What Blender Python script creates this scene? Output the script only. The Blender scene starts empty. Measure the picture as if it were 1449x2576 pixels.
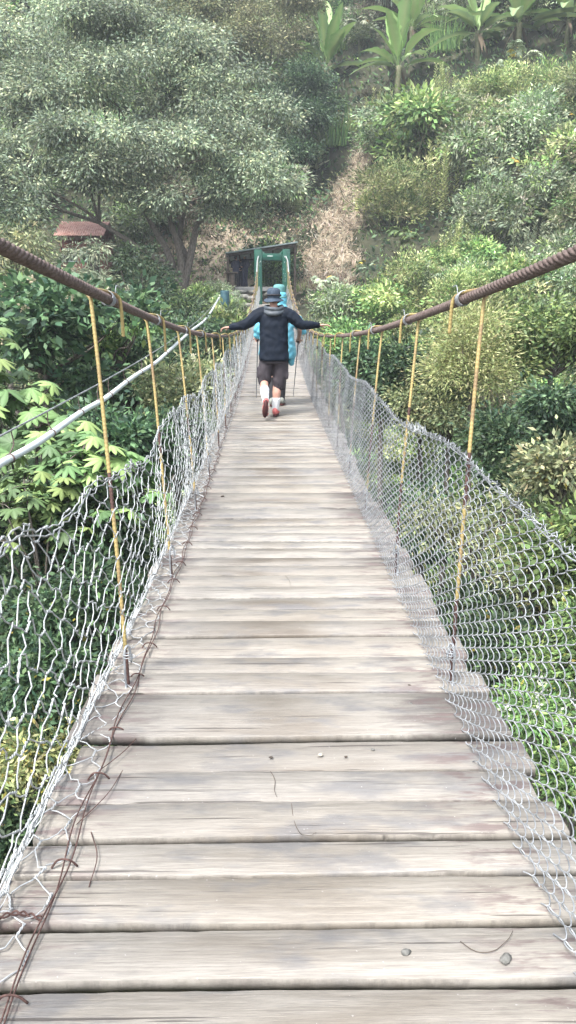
import bpy, math, numpy as np
from mathutils import Vector, Matrix
R = math.radians
rng = np.random.default_rng(11)
sc = bpy.context.scene
COL = sc.collection

# ------------------------------------------------------------------ camera
PITCH, YAW = R(13.0), R(1.0)
cam_d = bpy.data.cameras.new('camera'); cam = bpy.data.objects.new('camera', cam_d); COL.objects.link(cam)
cam_d.sensor_fit = 'VERTICAL'; cam_d.sensor_height = 36; cam_d.lens = 27.0
cam_d.clip_start = 0.05; cam_d.clip_end = 2000
cam.rotation_euler = (R(90) - PITCH, 0, -YAW)
sc.camera = cam
CM = np.array(cam.rotation_euler.to_matrix())
def ray(px, py):                       # photo position (1449 x 2576 grid) -> world direction
    v = CM @ np.array([(px - 724.5) / 1932, -(py - 1288) / 1932, -1.0])
    return v / np.linalg.norm(v)
def P(px, py, Y):                      # world point on that sight line at distance Y along the bridge
    v = ray(px, py); return v * (Y / v[1])

# ------------------------------------------------------------------ profiles of the bridge and the land
def deck_z(y): return -1.45 + 2.48 * (np.maximum(np.asarray(y, float) - 3, 0) / 32) ** 1.5
def cx(y): return .06 - .0037 * (np.asarray(y, float) - 3)
def sstep(a, b, t):
    t = np.clip((np.asarray(t, float) - a) / (b - a), 0, 1); return t * t * (3 - 2 * t)
def cab_half(y): return .805 - .135 * sstep(6, 12, y)
def cab_z(y):
    y = np.asarray(y, float)
    return np.where(y < 10.5, .0037 * (10.5 - y) ** 2 - .02, .0047 * np.abs(y - 10.5) ** 2 - .02)
def wave(x, y, s=1.0):
    return (np.sin(x * .31 * s + 1.3) * np.cos(y * .27 * s + .4) + .6 * np.sin(x * .71 * s + y * .53 * s + 2.1) + .35 * np.cos(x * 1.37 * s - y * 1.11 * s)) / 1.9
ZS = np.array([[-60, 6], [-14, -1.2], [-5, -2.2], [0, -5.5], [6, -8.2], [14, -9.2], [22, -8.2], [30, -4.6], [36, .2], [38.5, 1.25], [44.5, 1.9], [50, 4.2], [60, 12], [80, 28.5], [110, 52], [200, 110]])
def ground_z(x, y):
    x = np.asarray(x, float); y = np.asarray(y, float)
    s = y + .5 * np.maximum(x - 1.5, 0) + .06 * np.maximum(-x - 6, 0)
    z = np.interp(s, ZS[:, 0], ZS[:, 1])
    flat = np.exp(-((x + 1) / 6) ** 2 - ((y - 41) / 6) ** 2)
    return z + wave(x, y) * .9 * (1 - flat) - 1.6 * np.exp(-((x - 3 - (y - 60) * .03) / 3.2) ** 2) * sstep(52, 62, y)
def hit(px, py, y0=4, y1=170):
    ys = np.concatenate([np.arange(y0, 60, .25), np.arange(60, y1, .6)])
    v = ray(px, py); q = v[None] * (ys / v[1])[:, None]
    below = q[:, 2] < ground_z(q[:, 0], q[:, 1])
    return q[np.argmax(below)] if below.any() else None

# ------------------------------------------------------------------ materials
def mat(name):
    m = bpy.data.materials.new(name); m.use_nodes = True
    nt = m.node_tree; b = nt.nodes['Principled BSDF']; return m, nt, b
def N(nt, t, **kw):
    n = nt.nodes.new(t)
    for k, v in kw.items(): setattr(n, k, v)
    return n
def noise(nt, src, scale, detail=4, rough=.55, vec=(1, 1, 1), off=None):
    mp = N(nt, 'ShaderNodeMapping'); mp.inputs['Scale'].default_value = vec
    nt.links.new(src, mp.inputs['Vector'])
    if off is not None: nt.links.new(off, mp.inputs['Location'])
    n = N(nt, 'ShaderNodeTexNoise'); n.inputs['Scale'].default_value = scale; n.inputs['Detail'].default_value = detail
    n.inputs['Roughness'].default_value = rough
    nt.links.new(mp.outputs[0], n.inputs['Vector']); return n.outputs['Fac']
def ramp(nt, src, lo, hi, a=0., b=1.):
    n = N(nt, 'ShaderNodeMapRange'); n.inputs['From Min'].default_value = lo; n.inputs['From Max'].default_value = hi
    n.inputs['To Min'].default_value = a; n.inputs['To Max'].default_value = b
    nt.links.new(src, n.inputs['Value']); return n.outputs[0]
def mixc(nt, fac, a, b):
    n = N(nt, 'ShaderNodeMix', data_type='RGBA')
    if isinstance(fac, (int, float)): n.inputs[0].default_value = fac
    else: nt.links.new(fac, n.inputs[0])
    for i, c in ((6, a), (7, b)):
        if isinstance(c, tuple): n.inputs[i].default_value = c + (1,) if len(c) == 3 else c
        else: nt.links.new(c, n.inputs[i])
    return n.outputs[2]
def math_(nt, op, a, b=None):
    n = N(nt, 'ShaderNodeMath', operation=op)
    for i, c in ((0, a), (1, b)):
        if c is None: continue
        if isinstance(c, (int, float)): n.inputs[i].default_value = c
        else: nt.links.new(c, n.inputs[i])
    return n.outputs[0]
def bump(nt, b, h, strength=.4, dist=.01):
    n = N(nt, 'ShaderNodeBump'); n.inputs['Strength'].default_value = strength; n.inputs['Distance'].default_value = dist
    nt.links.new(h, n.inputs['Height']); nt.links.new(n.outputs[0], b.inputs['Normal'])
def simple(name, c1, c2, scale=20, rough=.7, metal=0., vec=(1, 1, 1), bmp=.3, lo=.35, hi=.65, spec=.4):
    m, nt, b = mat(name)
    tc = N(nt, 'ShaderNodeTexCoord').outputs['Object']
    f = noise(nt, tc, scale, vec=vec)
    nt.links.new(mixc(nt, ramp(nt, f, lo, hi), c1, c2), b.inputs['Base Color'])
    b.inputs['Roughness'].default_value = rough; b.inputs['Metallic'].default_value = metal
    b.inputs['Specular IOR Level'].default_value = spec
    if bmp: bump(nt, b, f, bmp, .005)
    return m
def leaf_material():
    m, nt, b = mat('leaves')
    a = N(nt, 'ShaderNodeAttribute', attribute_name='tint')
    oi = N(nt, 'ShaderNodeObjectInfo')
    hs = N(nt, 'ShaderNodeHueSaturation'); nt.links.new(a.outputs['Color'], hs.inputs['Color'])
    nt.links.new(ramp(nt, oi.outputs['Random'], 0, 1, .75, 1.35), hs.inputs['Value'])
    nt.links.new(ramp(nt, oi.outputs['Random'], 0, 1, .485, .515), hs.inputs['Hue'])
    nt.links.new(hs.outputs[0], b.inputs['Base Color'])
    b.inputs['Roughness'].default_value = .55; b.inputs['Specular IOR Level'].default_value = .35
    tr = N(nt, 'ShaderNodeBsdfTranslucent'); nt.links.new(hs.outputs[0], tr.inputs['Color'])
    mx = N(nt, 'ShaderNodeMixShader'); mx.inputs[0].default_value = .22
    nt.links.new(b.outputs[0], mx.inputs[1]); nt.links.new(tr.outputs[0], mx.inputs[2])
    nt.links.new(mx.outputs[0], nt.nodes['Material Output'].inputs['Surface'])
    return m
M = {}
M['leaf'] = leaf_material()
M['bark'] = simple('bark', (.05, .04, .032), (.16, .14, .12), 9, .9, vec=(3, 3, .6), bmp=.8)
M['stem'] = simple('green_stem', (.07, .09, .035), (.13, .12, .07), 12, .7)
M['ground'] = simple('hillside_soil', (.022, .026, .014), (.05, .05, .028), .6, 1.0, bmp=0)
M['rust'] = simple('rusty_steel', (.085, .06, .052), (.165, .125, .112), 60, .75, .25)
M['rustdark'] = simple('rusty_wire_metal', (.05, .026, .022), (.11, .062, .054), 80, .8, .2)
M['zinc'] = simple('galvanised_wire', (.27, .285, .29), (.44, .455, .46), 30, .45, .15, bmp=0)
M['zincdull'] = simple('weathered_chain_link', (.17, .18, .19), (.40, .42, .44), 14, .4, .4, bmp=0)
M['yellow'] = simple('yellow_painted_rebar', (.31, .24, .095), (.21, .145, .075), 5, .55, vec=(1, 1, 1.6), lo=.48, hi=.62, bmp=.1)
M['greenpaint'] = simple('green_tower_paint', (.003, .058, .036), (.004, .042, .028), 4, .45)
M['chip'] = simple('bare_paint_chips', (.25, .32, .3), (.35, .4, .38), 8, .7)
M['teal'] = simple('teal_painted_concrete', (.010, .045, .06), (.03, .085, .10), 5, .7)
M['pvc'] = simple('white_plastic_pipe', (.58, .63, .64), (.66, .70, .71), 3, .35, bmp=0)
M['tin'] = simple('roof_sheet', (.22, .27, .25), (.33, .38, .36), 2, .5, .1)
M['darkwood'] = simple('dark_timber', (.035, .028, .022), (.09, .07, .055), 8, .85)
M['concrete'] = simple('concrete', (.26, .25, .23), (.40, .38, .35), 3, .9)
M['stone'] = simple('field_stone', (.13, .13, .11), (.30, .29, .26), 5, .9, bmp=.6)
M['greyrock'] = simple('grey_pebble', (.07, .07, .065), (.17, .168, .155), 60, .8)
M['palerock'] = simple('pale_pebble', (.30, .27, .22), (.42, .38, .32), 60, .8)
M['tile'] = simple('clay_roof_tile', (.22, .10, .075), (.36, .22, .18), 4, .8)
M['redwall'] = simple('red_brick_wall', (.13, .05, .04), (.20, .08, .065), 3, .85)
M['skin'] = simple('skin', (.38, .21, .16), (.45, .26, .20), 20, .5, bmp=0)
M['jacket'] = simple('charcoal_rain_jacket', (.005, .008, .014), (.010, .015, .026), 7, .65, bmp=.5, spec=.12)
M['jacketgrey'] = simple('grey_jacket_hood', (.035, .044, .054), (.06, .07, .082), 7, .5)
M['shorts'] = simple('grey_shorts', (.025, .021, .026), (.045, .038, .045), 9, .8)
M['hat'] = simple('grey_sun_hat', (.028, .042, .062), (.05, .068, .095), 12, .8, spec=.15)
M['bluehat'] = simple('teal_cap', (.05, .14, .13), (.10, .24, .24), 9, .8)
M['sock'] = simple('white_sock', (.50, .51, .52), (.58, .59, .6), 30, .9)
M['shoe'] = simple('coral_shoe', (.42, .085, .08), (.50, .14, .13), 20, .6)
M['sole'] = simple('shoe_sole', (.06, .02, .022), (.09, .03, .03), 20, .8)
M['poncho'] = simple('sky_blue_poncho', (.10, .36, .48), (.16, .45, .56), 6, .3, bmp=.5)
M['black'] = simple('black_cloth', (.012, .012, .014), (.025, .025, .03), 9, .8)
M['navy'] = simple('navy_cloth', (.012, .014, .032), (.022, .025, .05), 9, .85)
M['greyshoe'] = simple('grey_hiking_shoe', (.18, .19, .17), (.28, .29, .26), 20, .8)
M['hair'] = simple('black_hair', (.008, .007, .006), (.02, .016, .014), 30, .6)
M['straw'] = simple('dry_soil', (.22, .18, .13), (.34, .285, .21), 1.5, 1.0)

# ------------------------------------------------------------------ mesh helpers
def mesh_np(name, V, F, mats, parent=None, tint=None, smooth=False, midx=None, loc=None):
    V = np.asarray(V, np.float32).reshape(-1, 3); F = np.asarray(F, np.int32); k = F.shape[1]
    me = bpy.data.meshes.new(name)
    me.vertices.add(len(V)); me.vertices.foreach_set('co', V.ravel())
    me.loops.add(F.size); me.loops.foreach_set('vertex_index', F.ravel())
    me.polygons.add(len(F)); me.polygons.foreach_set('loop_start', np.arange(0, F.size, k, dtype=np.int32))
    me.polygons.foreach_set('loop_total', np.full(len(F), k, np.int32))
    if smooth: me.polygons.foreach_set('use_smooth', np.ones(len(F), bool))
    if midx is not None: me.polygons.foreach_set('material_index', np.asarray(midx, np.int32))
    for m in (mats if isinstance(mats, (list, tuple)) else [mats]): me.materials.append(m)
    if tint is not None:
        at = me.color_attributes.new('tint', 'FLOAT_COLOR', 'POINT')
        c = np.ones((len(V), 4), np.float32); c[:, :3] = tint; at.data.foreach_set('color', c.ravel())
    me.update(calc_edges=True); me.validate()
    o = bpy.data.objects.new(name, me); COL.objects.link(o)
    if parent is not None: o.parent = parent
    if loc is not None: o.location = loc
    return o
def tag(o, label=None, cat=None, group=None, kind=None):
    if label: o['label'] = label
    if cat: o['category'] = cat
    if group: o['group'] = group
    if kind: o['kind'] = kind
    return o
def empty(name, loc=(0, 0, 0), label=None, cat=None, group=None, rz=0, scale=1):
    o = bpy.data.objects.new(name, None); COL.objects.link(o); o.location = loc; o.rotation_euler = (0, 0, rz); o.scale = (scale,) * 3
    o.empty_display_size = .2
    return tag(o, label, cat, group)
def copy_tree(o, parent=None):
    c = o.copy(); COL.objects.link(c); c.parent = parent
    for ch in list(KIDS.get(o.name, o.children)): copy_tree(ch, c)
    return c
KIDS = {}
class MB:
    """collects polygons of one part"""
    def __init__(s): s.V = []; s.F = []; s.n = 0; s.mi = []
    def add(s, V, F, mi=0):
        V = np.asarray(V, float).reshape(-1, 3); F = np.asarray(F, int)
        if F.shape[1] == 3: F = np.concatenate([F, F[:, :1] * 0 - 1], 1)
        s.V.append(V); s.F.append(np.where(F >= 0, F + s.n, -1)); s.mi.append(np.full(len(F), mi)); s.n += len(V)
        return s
    def box(s, c, d, rot=None, mi=0, bev=.0):
        c = np.array(c, float); h = np.array(d, float) / 2
        if bev == 0: bev = min(d) * .08
        bev = min(bev, min(h) * .9); b = bev
        V = []
        for sx in (-1, 1):
            for sy in (-1, 1):
                for sz in (-1, 1):
                    q = np.array([sx, sy, sz]) * h
                    for ax in range(3):
                        w = q - np.array([sx, sy, sz]) * b; w[ax] = q[ax]; V.append(w)
        idx = {(sx, sy, sz, ax): (((sx > 0) * 4 + (sy > 0) * 2 + (sz > 0)) * 3 + ax) for sx in (-1, 1) for sy in (-1, 1) for sz in (-1, 1) for ax in range(3)}
        F = []
        for ax in range(3):
            a, c2 = [i for i in range(3) if i != ax]
            for sg in (-1, 1):
                f = []
                for (p, q) in ((-1, -1), (1, -1), (1, 1), (-1, 1)):
                    t = [0, 0, 0]; t[ax] = sg; t[a] = p; t[c2] = q; f.append(idx[(*t, ax)])
                F.append(f)
            for p in (-1, 1):
                for q in (-1, 1):
                    t = [0, 0, 0]; t[a] = p; t[c2] = q
                    t0 = list(t); t0[ax] = -1; t1 = list(t); t1[ax] = 1
                    F.append([idx[(*t0, a)], idx[(*t1, a)], idx[(*t1, c2)], idx[(*t0, c2)]])
        for sx in (-1, 1):
            for sy in (-1, 1):
                for sz in (-1, 1): F.append([idx[(sx, sy, sz, 0)], idx[(sx, sy, sz, 1)], idx[(sx, sy, sz, 2)], -1])
        V = np.array(V)
        if rot is not None: V = V @ np.array(rot).T
        s.V.append(V + c); F = np.array(F); s.F.append(np.where(F >= 0, F + s.n, -1)); s.mi.append(np.full(len(F), mi)); s.n += len(V)
        return s
    def tube(s, pts, r, K=8, mi=0, cap=True, flat=None):
        pts = np.asarray(pts, float); n = len(pts); r = np.broadcast_to(np.asarray(r, float), (n,)) if np.ndim(r) < 2 else np.asarray(r)
        V, F = sweep(pts[None], r[None] if r.ndim == 1 else r[None, :, 0], K)
        s.add(V, F, mi)
        if cap:
            base = s.n - len(V)
            for j, fl in ((0, 1), (n - 1, 0)):
                ring = [base + j * K + i for i in range(K)]
                c = V[j * K:(j + 1) * K].mean(0); s.V.append(c[None]); ci = s.n; s.n += 1
                s.F.append(np.array([[ring[i], ring[(i + 1) % K], ci, -1] for i in range(K)])); s.mi.append(np.full(K, mi))
        return s
    def ball(s, c, r, nu=12, nv=8, mi=0, jit=0, rot=None):
        r = np.broadcast_to(np.asarray(r, float), (3,))
        V = [[0, 0, -1]]
        for j in range(1, nv):
            a = math.pi * j / nv - math.pi / 2
            for i in range(nu): V.append([math.cos(a) * math.cos(2 * math.pi * i / nu), math.cos(a) * math.sin(2 * math.pi * i / nu), math.sin(a)])
        V.append([0, 0, 1]); V = np.array(V)
        if jit: V = V * (1 + rng.uniform(-jit, jit, (len(V), 1)))
        V = V * r
        if rot is not None: V = V @ np.array(rot).T
        F = [[0, 1 + (i + 1) % nu, 1 + i, -1] for i in range(nu)]
        for j in range(nv - 2):
            for i in range(nu):
                a = 1 + j * nu; F.append([a + i, a + (i + 1) % nu, a + nu + (i + 1) % nu, a + nu + i])
        a = 1 + (nv - 2) * nu; F += [[a + i, a + (i + 1) % nu, len(V) - 1, -1] for i in range(nu)]
        F = np.array(F); s.V.append(V + np.array(c)); s.F.append(np.where(F >= 0, F + s.n, -1)); s.mi.append(np.full(len(F), mi)); s.n += len(V)
        return s
    def build(s, name, mats, parent=None, smooth=False, loc=None):
        V = np.concatenate(s.V); F = np.concatenate(s.F); mi = np.concatenate(s.mi)
        me = bpy.data.meshes.new(name)
        tot = np.where(F[:, 3] < 0, 3, 4).astype(np.int32); loops = F.ravel()[F.ravel() >= 0].astype(np.int32)
        me.vertices.add(len(V)); me.vertices.foreach_set('co', V.astype(np.float32).ravel())
        me.loops.add(len(loops)); me.loops.foreach_set('vertex_index', loops)
        me.polygons.add(len(F)); me.polygons.foreach_set('loop_start', np.concatenate([[0], np.cumsum(tot)[:-1]]).astype(np.int32))
        me.polygons.foreach_set('loop_total', tot); me.polygons.foreach_set('material_index', mi.astype(np.int32))
        if smooth: me.polygons.foreach_set('use_smooth', np.ones(len(F), bool))
        for m in (mats if isinstance(mats, (list, tuple)) else [mats]): me.materials.append(m)
        me.update(calc_edges=True); me.validate()
        o = bpy.data.objects.new(name, me); COL.objects.link(o); o.parent = parent
        if loc is not None: o.location = loc
        return o
def sweep(paths, rad, K=4, twist=0.):
    """paths (P,N,3), rad scalar / (P,N) -> verts, quads of P tubes"""
    paths = np.asarray(paths, float); Pn, Nn, _ = paths.shape
    T = np.gradient(paths, axis=1); T /= np.linalg.norm(T, axis=2, keepdims=True) + 1e-12
    ref = np.where(np.abs(T[..., 2:3]) > .9, np.array([1., 0, 0]), np.array([0, 0, 1.]))
    m = (np.abs(T[..., 2]).mean(1) > .6)
    ref = np.where(m[:, None, None], np.array([1., 0.13, 0]), np.array([0., 0.05, 1.])) * np.ones_like(T)
    A = np.cross(T, ref); A /= np.linalg.norm(A, axis=2, keepdims=True) + 1e-9
    B = np.cross(T, A)
    rad = np.broadcast_to(np.asarray(rad, float), (Pn, Nn))
    th = np.arange(K) * 2 * math.pi / K + .3
    V = paths[:, :, None] + rad[:, :, None, None] * (A[:, :, None] * np.cos(th)[None, None, :, None] + B[:, :, None] * np.sin(th)[None, None, :, None])
    i = np.arange(K); base = (np.arange(Pn)[:, None, None] * Nn + np.arange(Nn - 1)[None, :, None]) * K
    F = np.stack([base + i, base + (i + 1) % K, base + K + (i + 1) % K, base + K + i], -1).reshape(-1, 4)
    return V.reshape(-1, 3), F
def smooth_path(pts, n=20):
    pts = np.asarray(pts, float); m = len(pts)
    if m < 3: return pts[0] + (pts[-1] - pts[0]) * np.linspace(0, 1, n)[:, None]
    Pp = np.vstack([2 * pts[0] - pts[1], pts, 2 * pts[-1] - pts[-2]]); out = []
    for i in range(m - 1):
        p0, p1, p2, p3 = Pp[i:i + 4]
        for t in np.linspace(0, 1, max(2, n // (m - 1)), endpoint=False):
            out.append(.5 * ((2 * p1) + (-p0 + p2) * t + (2 * p0 - 5 * p1 + 4 * p2 - p3) * t * t + (-p0 + 3 * p1 - 3 * p2 + p3) * t ** 3))
    out.append(pts[-1]); return np.array(out)

# ================================================================== LAND
def build_ground():
    xs = np.concatenate([np.arange(-260, -60, 10), np.arange(-60, 60, .8), np.arange(60, 261, 10)])
    ys = np.concatenate([np.arange(-90, -20, 8), np.arange(-20, 110, .8), np.arange(110, 300, 8)])
    X, Y = np.meshgrid(xs, ys); Z = ground_z(X, Y) + .12 * wave(X * 6, Y * 6)
    V = np.stack([X, Y, Z], -1).reshape(-1, 3); nx = len(xs)
    a = (np.arange(len(ys) - 1)[:, None] * nx + np.arange(nx - 1)[None]).ravel()
    o = mesh_np('hillside', V, np.stack([a, a + 1, a + nx + 1, a + nx], 1), M['ground'], smooth=True)
    tag(o, kind='structure')
build_ground()

# dry cut strip on the slope, found from where it shows in the photo
STRIP = np.array([[815, 725], [830, 640], [858, 550], [885, 480], [905, 420], [925, 375]])
STRW = np.array([84, 70, 52, 44, 34, 20])
def in_strip(px, py, grow=1.0):
    if py > 745 or py < 365: return False
    c = np.interp(-py, -STRIP[:, 1], STRIP[:, 0]); w = np.interp(-py, -STRIP[:, 1], STRW)
    return abs(px - c) < w * grow

# ------------------------------------------------------------------ leaves
def leaves(pos, dirs, L, W, tint, fold=.25, up=.5, rg=rng):
    """rhombic leaves: pos (n,3) base, dirs (n,3) unit"""
    n = len(pos)
    L = np.broadcast_to(L, (n,))[:, None]; W = np.broadcast_to(W, (n,))[:, None]
    ref = rg.normal(size=(n, 3)) * .7; ref[:, 2] += up
    side = np.cross(dirs, ref); side /= np.linalg.norm(side, axis=1, keepdims=True) + 1e-9
    nor = np.cross(side, dirs)
    mid = pos + dirs * L * .45 + nor * L * .06
    V = np.stack([pos, mid + side * W * .5 - nor * W * fold, pos + dirs * L, mid - side * W * .5 - nor * W * fold], 1)
    F = np.arange(n * 4).reshape(n, 4)
    return V.reshape(-1, 3), F, np.repeat(tint, 4, 0)
def unit(v): return v / (np.linalg.norm(v, axis=-1, keepdims=True) + 1e-9)
PAL = {
    'olive': [(.19, .215, .115), (.25, .275, .145), (.13, .16, .09), (.34, .34, .18)],
    'grey': [(.19, .235, .15), (.25, .30, .195), (.13, .175, .11), (.34, .375, .25)],
    'green': [(.11, .19, .07), (.16, .26, .09), (.075, .135, .05), (.24, .33, .11)],
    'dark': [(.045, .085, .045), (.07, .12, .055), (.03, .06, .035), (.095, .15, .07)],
    'yellow': [(.30, .35, .14), (.38, .42, .19), (.21, .27, .11), (.46, .47, .24)],
    'pale': [(.29, .34, .19), (.36, .40, .25), (.20, .26, .14), (.43, .44, .29)],
    'brown': [(.16, .125, .09), (.24, .19, .14), (.10, .085, .06), (.14, .15, .09)],
    'straw': [(.41, .34, .24), (.48, .42, .31), (.30, .24, .17), (.54, .49, .39)],
    'banana': [(.15, .28, .085), (.21, .35, .11), (.12, .22, .09), (.23, .34, .15)],
    'sage': [(.175, .215, .15), (.235, .28, .185), (.11, .145, .105), (.30, .33, .20), (.21, .26, .215)],
}
def tints(pal, n, rg, spread=.18, clump=None):
    p = np.array(PAL[pal]); i = rg.integers(0, len(p), n) if clump is None else clump % len(p)
    c = p[i] * (1 + rg.normal(size=(n, 1)) * spread)
    return np.clip(c * (1 + rg.normal(size=(n, 3)) * .05), .005, .8)
def cloud(lobes, ncl, k, L, W, pal, droop=.3, cs=.2, seed=0, zmin=-.35, up=.5, yl=.0, flower=0, fcol=(.55, .50, .40), shell=.35, lobetone=.0, pal2=None):
    """crown made of leaf clumps over several domed lobes; lobes: list (x,y,z,r,flat)"""
    rg = np.random.default_rng(seed); lb = np.array(lobes, float)
    w = lb[:, 3] ** 2; li = rg.choice(len(lb), ncl, p=w / w.sum())
    d = unit(rg.normal(size=(ncl * 4, 3))); d = d[d[:, 2] > zmin][:ncl]; ncl = len(d); li = li[:ncl]
    rr = lb[li, 3] * (rg.random(ncl) ** shell) * (1 + .12 * rg.normal(size=ncl))
    rr = rr * np.where(rg.random(ncl) < .22, rg.uniform(1.1, 1.7, ncl), 1)
    c = lb[li, :3] + d * rr[:, None] * np.stack([np.ones(ncl), np.ones(ncl), lb[li, 4]], 1)
    ci = np.repeat(np.arange(ncl), k); n = len(ci)
    sz = cs * (1 + .3 * rg.normal(size=ncl))[ci, None]
    off = rg.normal(size=(n, 3)) * sz * np.array([1, 1, .7])
    pos = c[ci] + off
    dr = unit(unit(off) * .8 + d[ci] * .5 + rg.normal(size=(n, 3)) * .35 + np.array([0, 0, -droop]))
    ctone = rg.integers(0, 4, ncl); cb = (1 + .25 * rg.normal(size=ncl)) * (1 + lobetone * rg.normal(size=len(lb)))[li]
    mixi = np.where(rg.random(n) < .6, ctone[ci], rg.integers(0, 4, n))
    t = tints(pal, n, rg, .15, mixi) * np.clip(cb, .55, 1.6)[ci, None]
    if pal2:
        m2 = (rg.random(ncl) < .32)[ci]; t[m2] = (tints(pal2, n, rg, .15, mixi) * np.clip(cb, .55, 1.6)[ci, None])[m2]
    if yl: 
        sel = rg.random(n) < yl; t[sel] = np.array([.30, .26, .06]) * rg.uniform(.7, 1.2, (sel.sum(), 1))
    Ls = L * rg.uniform(.6, 1.25, n)
    V, F, T = leaves(pos, dr, Ls, Ls * W, t, up=up, rg=rg)
    if flower:
        nf = int(flower); fi = rg.integers(0, ncl, nf); top = fi[d[fi, 2] > .0]
        kf = 14; fc = c[top] + d[top] * cs * .9 + rg.normal(size=(len(top), 3)) * cs * .4
        fp = np.repeat(fc, kf, 0) + rg.normal(size=(len(top) * kf, 3)) * cs * .28
        fd = unit(rg.normal(size=fp.shape) + np.array([0, 0, .8]))
        ft = np.array(fcol) * rg.uniform(.6, 1.2, (len(fp), 1))
        V2, F2, T2 = leaves(fp, fd, L * .45, L * .3, ft, rg=rg)
        F2 = F2 + len(V); V = np.vstack([V, V2]); F = np.vstack([F, F2]); T = np.vstack([T, T2])
    return V, F, T, c
def limbs(mb, root, targets, r0, rg, fork=.45, K=6):
    for t in targets:
        t = np.array(t); m = root + (t - root) * fork + rg.normal(size=3) * np.linalg.norm(t - root) * .08
        m2 = root + (t - root) * .75 + rg.normal(size=3) * np.linalg.norm(t - root) * .06
        q = smooth_path([root, m, m2, t], 9); mb.tube(q, np.linspace(r0, r0 * .15, len(q)), K, cap=False)
def rand_lobes(rg, n, R_, H, flat=.8):
    out = []
    for i in range(n):
        a = rg.uniform(0, 6.28); q = math.sqrt(rg.random()) * R_ * .62
        out.append((math.cos(a) * q * 1.25, math.sin(a) * q * 1.25, H * rg.uniform(.22, .78), R_ * rg.uniform(.24, .58), flat))
    return out
PROTO = {}
def proto(key, name, V, F, T, c, trunk=None, tm='stem'):
    """hidden-free prototype: meshes only, objects are made per plant"""
    me = mesh_np('crown', V, F, M['leaf'], tint=T); trunk_o = None
    d = me.data; bpy.data.objects.remove(me)
    td = None
    if trunk is not None:
        o = trunk.build('trunk' if tm == 'bark' else 'stem', M[tm], smooth=True); td = o.data; bpy.data.objects.remove(o)
    PROTO[key] = (name, d, td, 'trunk' if tm == 'bark' else 'stem')
def plant(key, loc, scale, rz, label, cat, group=None, sz=None):
    name, d, td, tn = PROTO[key]
    r = empty(name, tuple(loc), label, cat, group, rz)
    r.scale = (scale, scale, scale * (sz or 1))
    o = bpy.data.objects.new('crown', d); COL.objects.link(o); o.parent = r
    if td is not None:
        o = bpy.data.objects.new(tn, td); COL.objects.link(o); o.parent = r
    return r
# shrubs of unit radius, standing on z = 0
def make_shrub(key, name, pal, L, W, ncl, k, seed, droop=.2, cs=.12, flower=0, H=1.4, nl=11, yl=0, up=.5, fcol=(.5, .46, .36), zmin=-.5, shell=.45, flat=.85):
    rg = np.random.default_rng(seed)
    V, F, T, c = cloud(rand_lobes(rg, nl, 1.0, H, flat), ncl, k, L, W, pal, droop, cs, seed, zmin=zmin, flower=flower, yl=yl, up=up, fcol=fcol, shell=shell, lobetone=.22, pal2={'green': 'yellow', 'grey': 'green', 'pale': 'green', 'yellow': 'green', 'olive': 'green', 'dark': 'green', 'brown': 'grey'}[pal])
    mb = MB(); sel = c[rg.integers(0, len(c), 16)]
    for i in range(16): limbs(mb, np.array([rg.normal() * .06, rg.normal() * .06, -.3]), [sel[i]], .022, rg, K=4)
    proto(key, name, V, F, T, c, mb, 'stem')
make_shrub('bush_a', 'leafy_bush', 'green', 0.155, .42, 156, 27, 21)
make_shrub('bush_b', 'leafy_bush', 'green', 0.126, .5, 179, 29, 22, yl=.01)
make_shrub('grey_a', 'grey_green_shrub', 'grey', 0.148, .28, 171, 31, 23, flower=24, fcol=(.46, .42, .34))
make_shrub('grey_b', 'grey_green_shrub', 'grey', 0.126, .34, 179, 31, 24, H=1.8)
make_shrub('feather_a', 'feathery_shrub', 'pale', 0.118, .22, 202, 42, 25, cs=.12, H=1.8, up=.2, droop=.0)
make_shrub('feather_b', 'feathery_shrub', 'yellow', 0.111, .28, 202, 37, 26, cs=.11, H=2.0, up=.2, droop=-.3)
make_shrub('cream_a', 'flowering_shrub', 'olive', 0.126, .4, 171, 29, 27, flower=110, fcol=(.62, .56, .42))
make_shrub('cream_b', 'flowering_shrub', 'green', 0.133, .4, 163, 29, 28, flower=70, fcol=(.62, .58, .45))
make_shrub('dark_a', 'dark_bush', 'dark', 0.163, .42, 156, 29, 29)
make_shrub('dark_b', 'dark_bush', 'dark', 0.148, .35, 171, 29, 30, H=1.9)
make_shrub('brown_a', 'dry_shrub', 'brown', 0.126, .22, 117, 33, 31, up=.1)
make_shrub('olive_a', 'olive_shrub', 'olive', 0.148, .26, 179, 33, 32, droop=.5)

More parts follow.
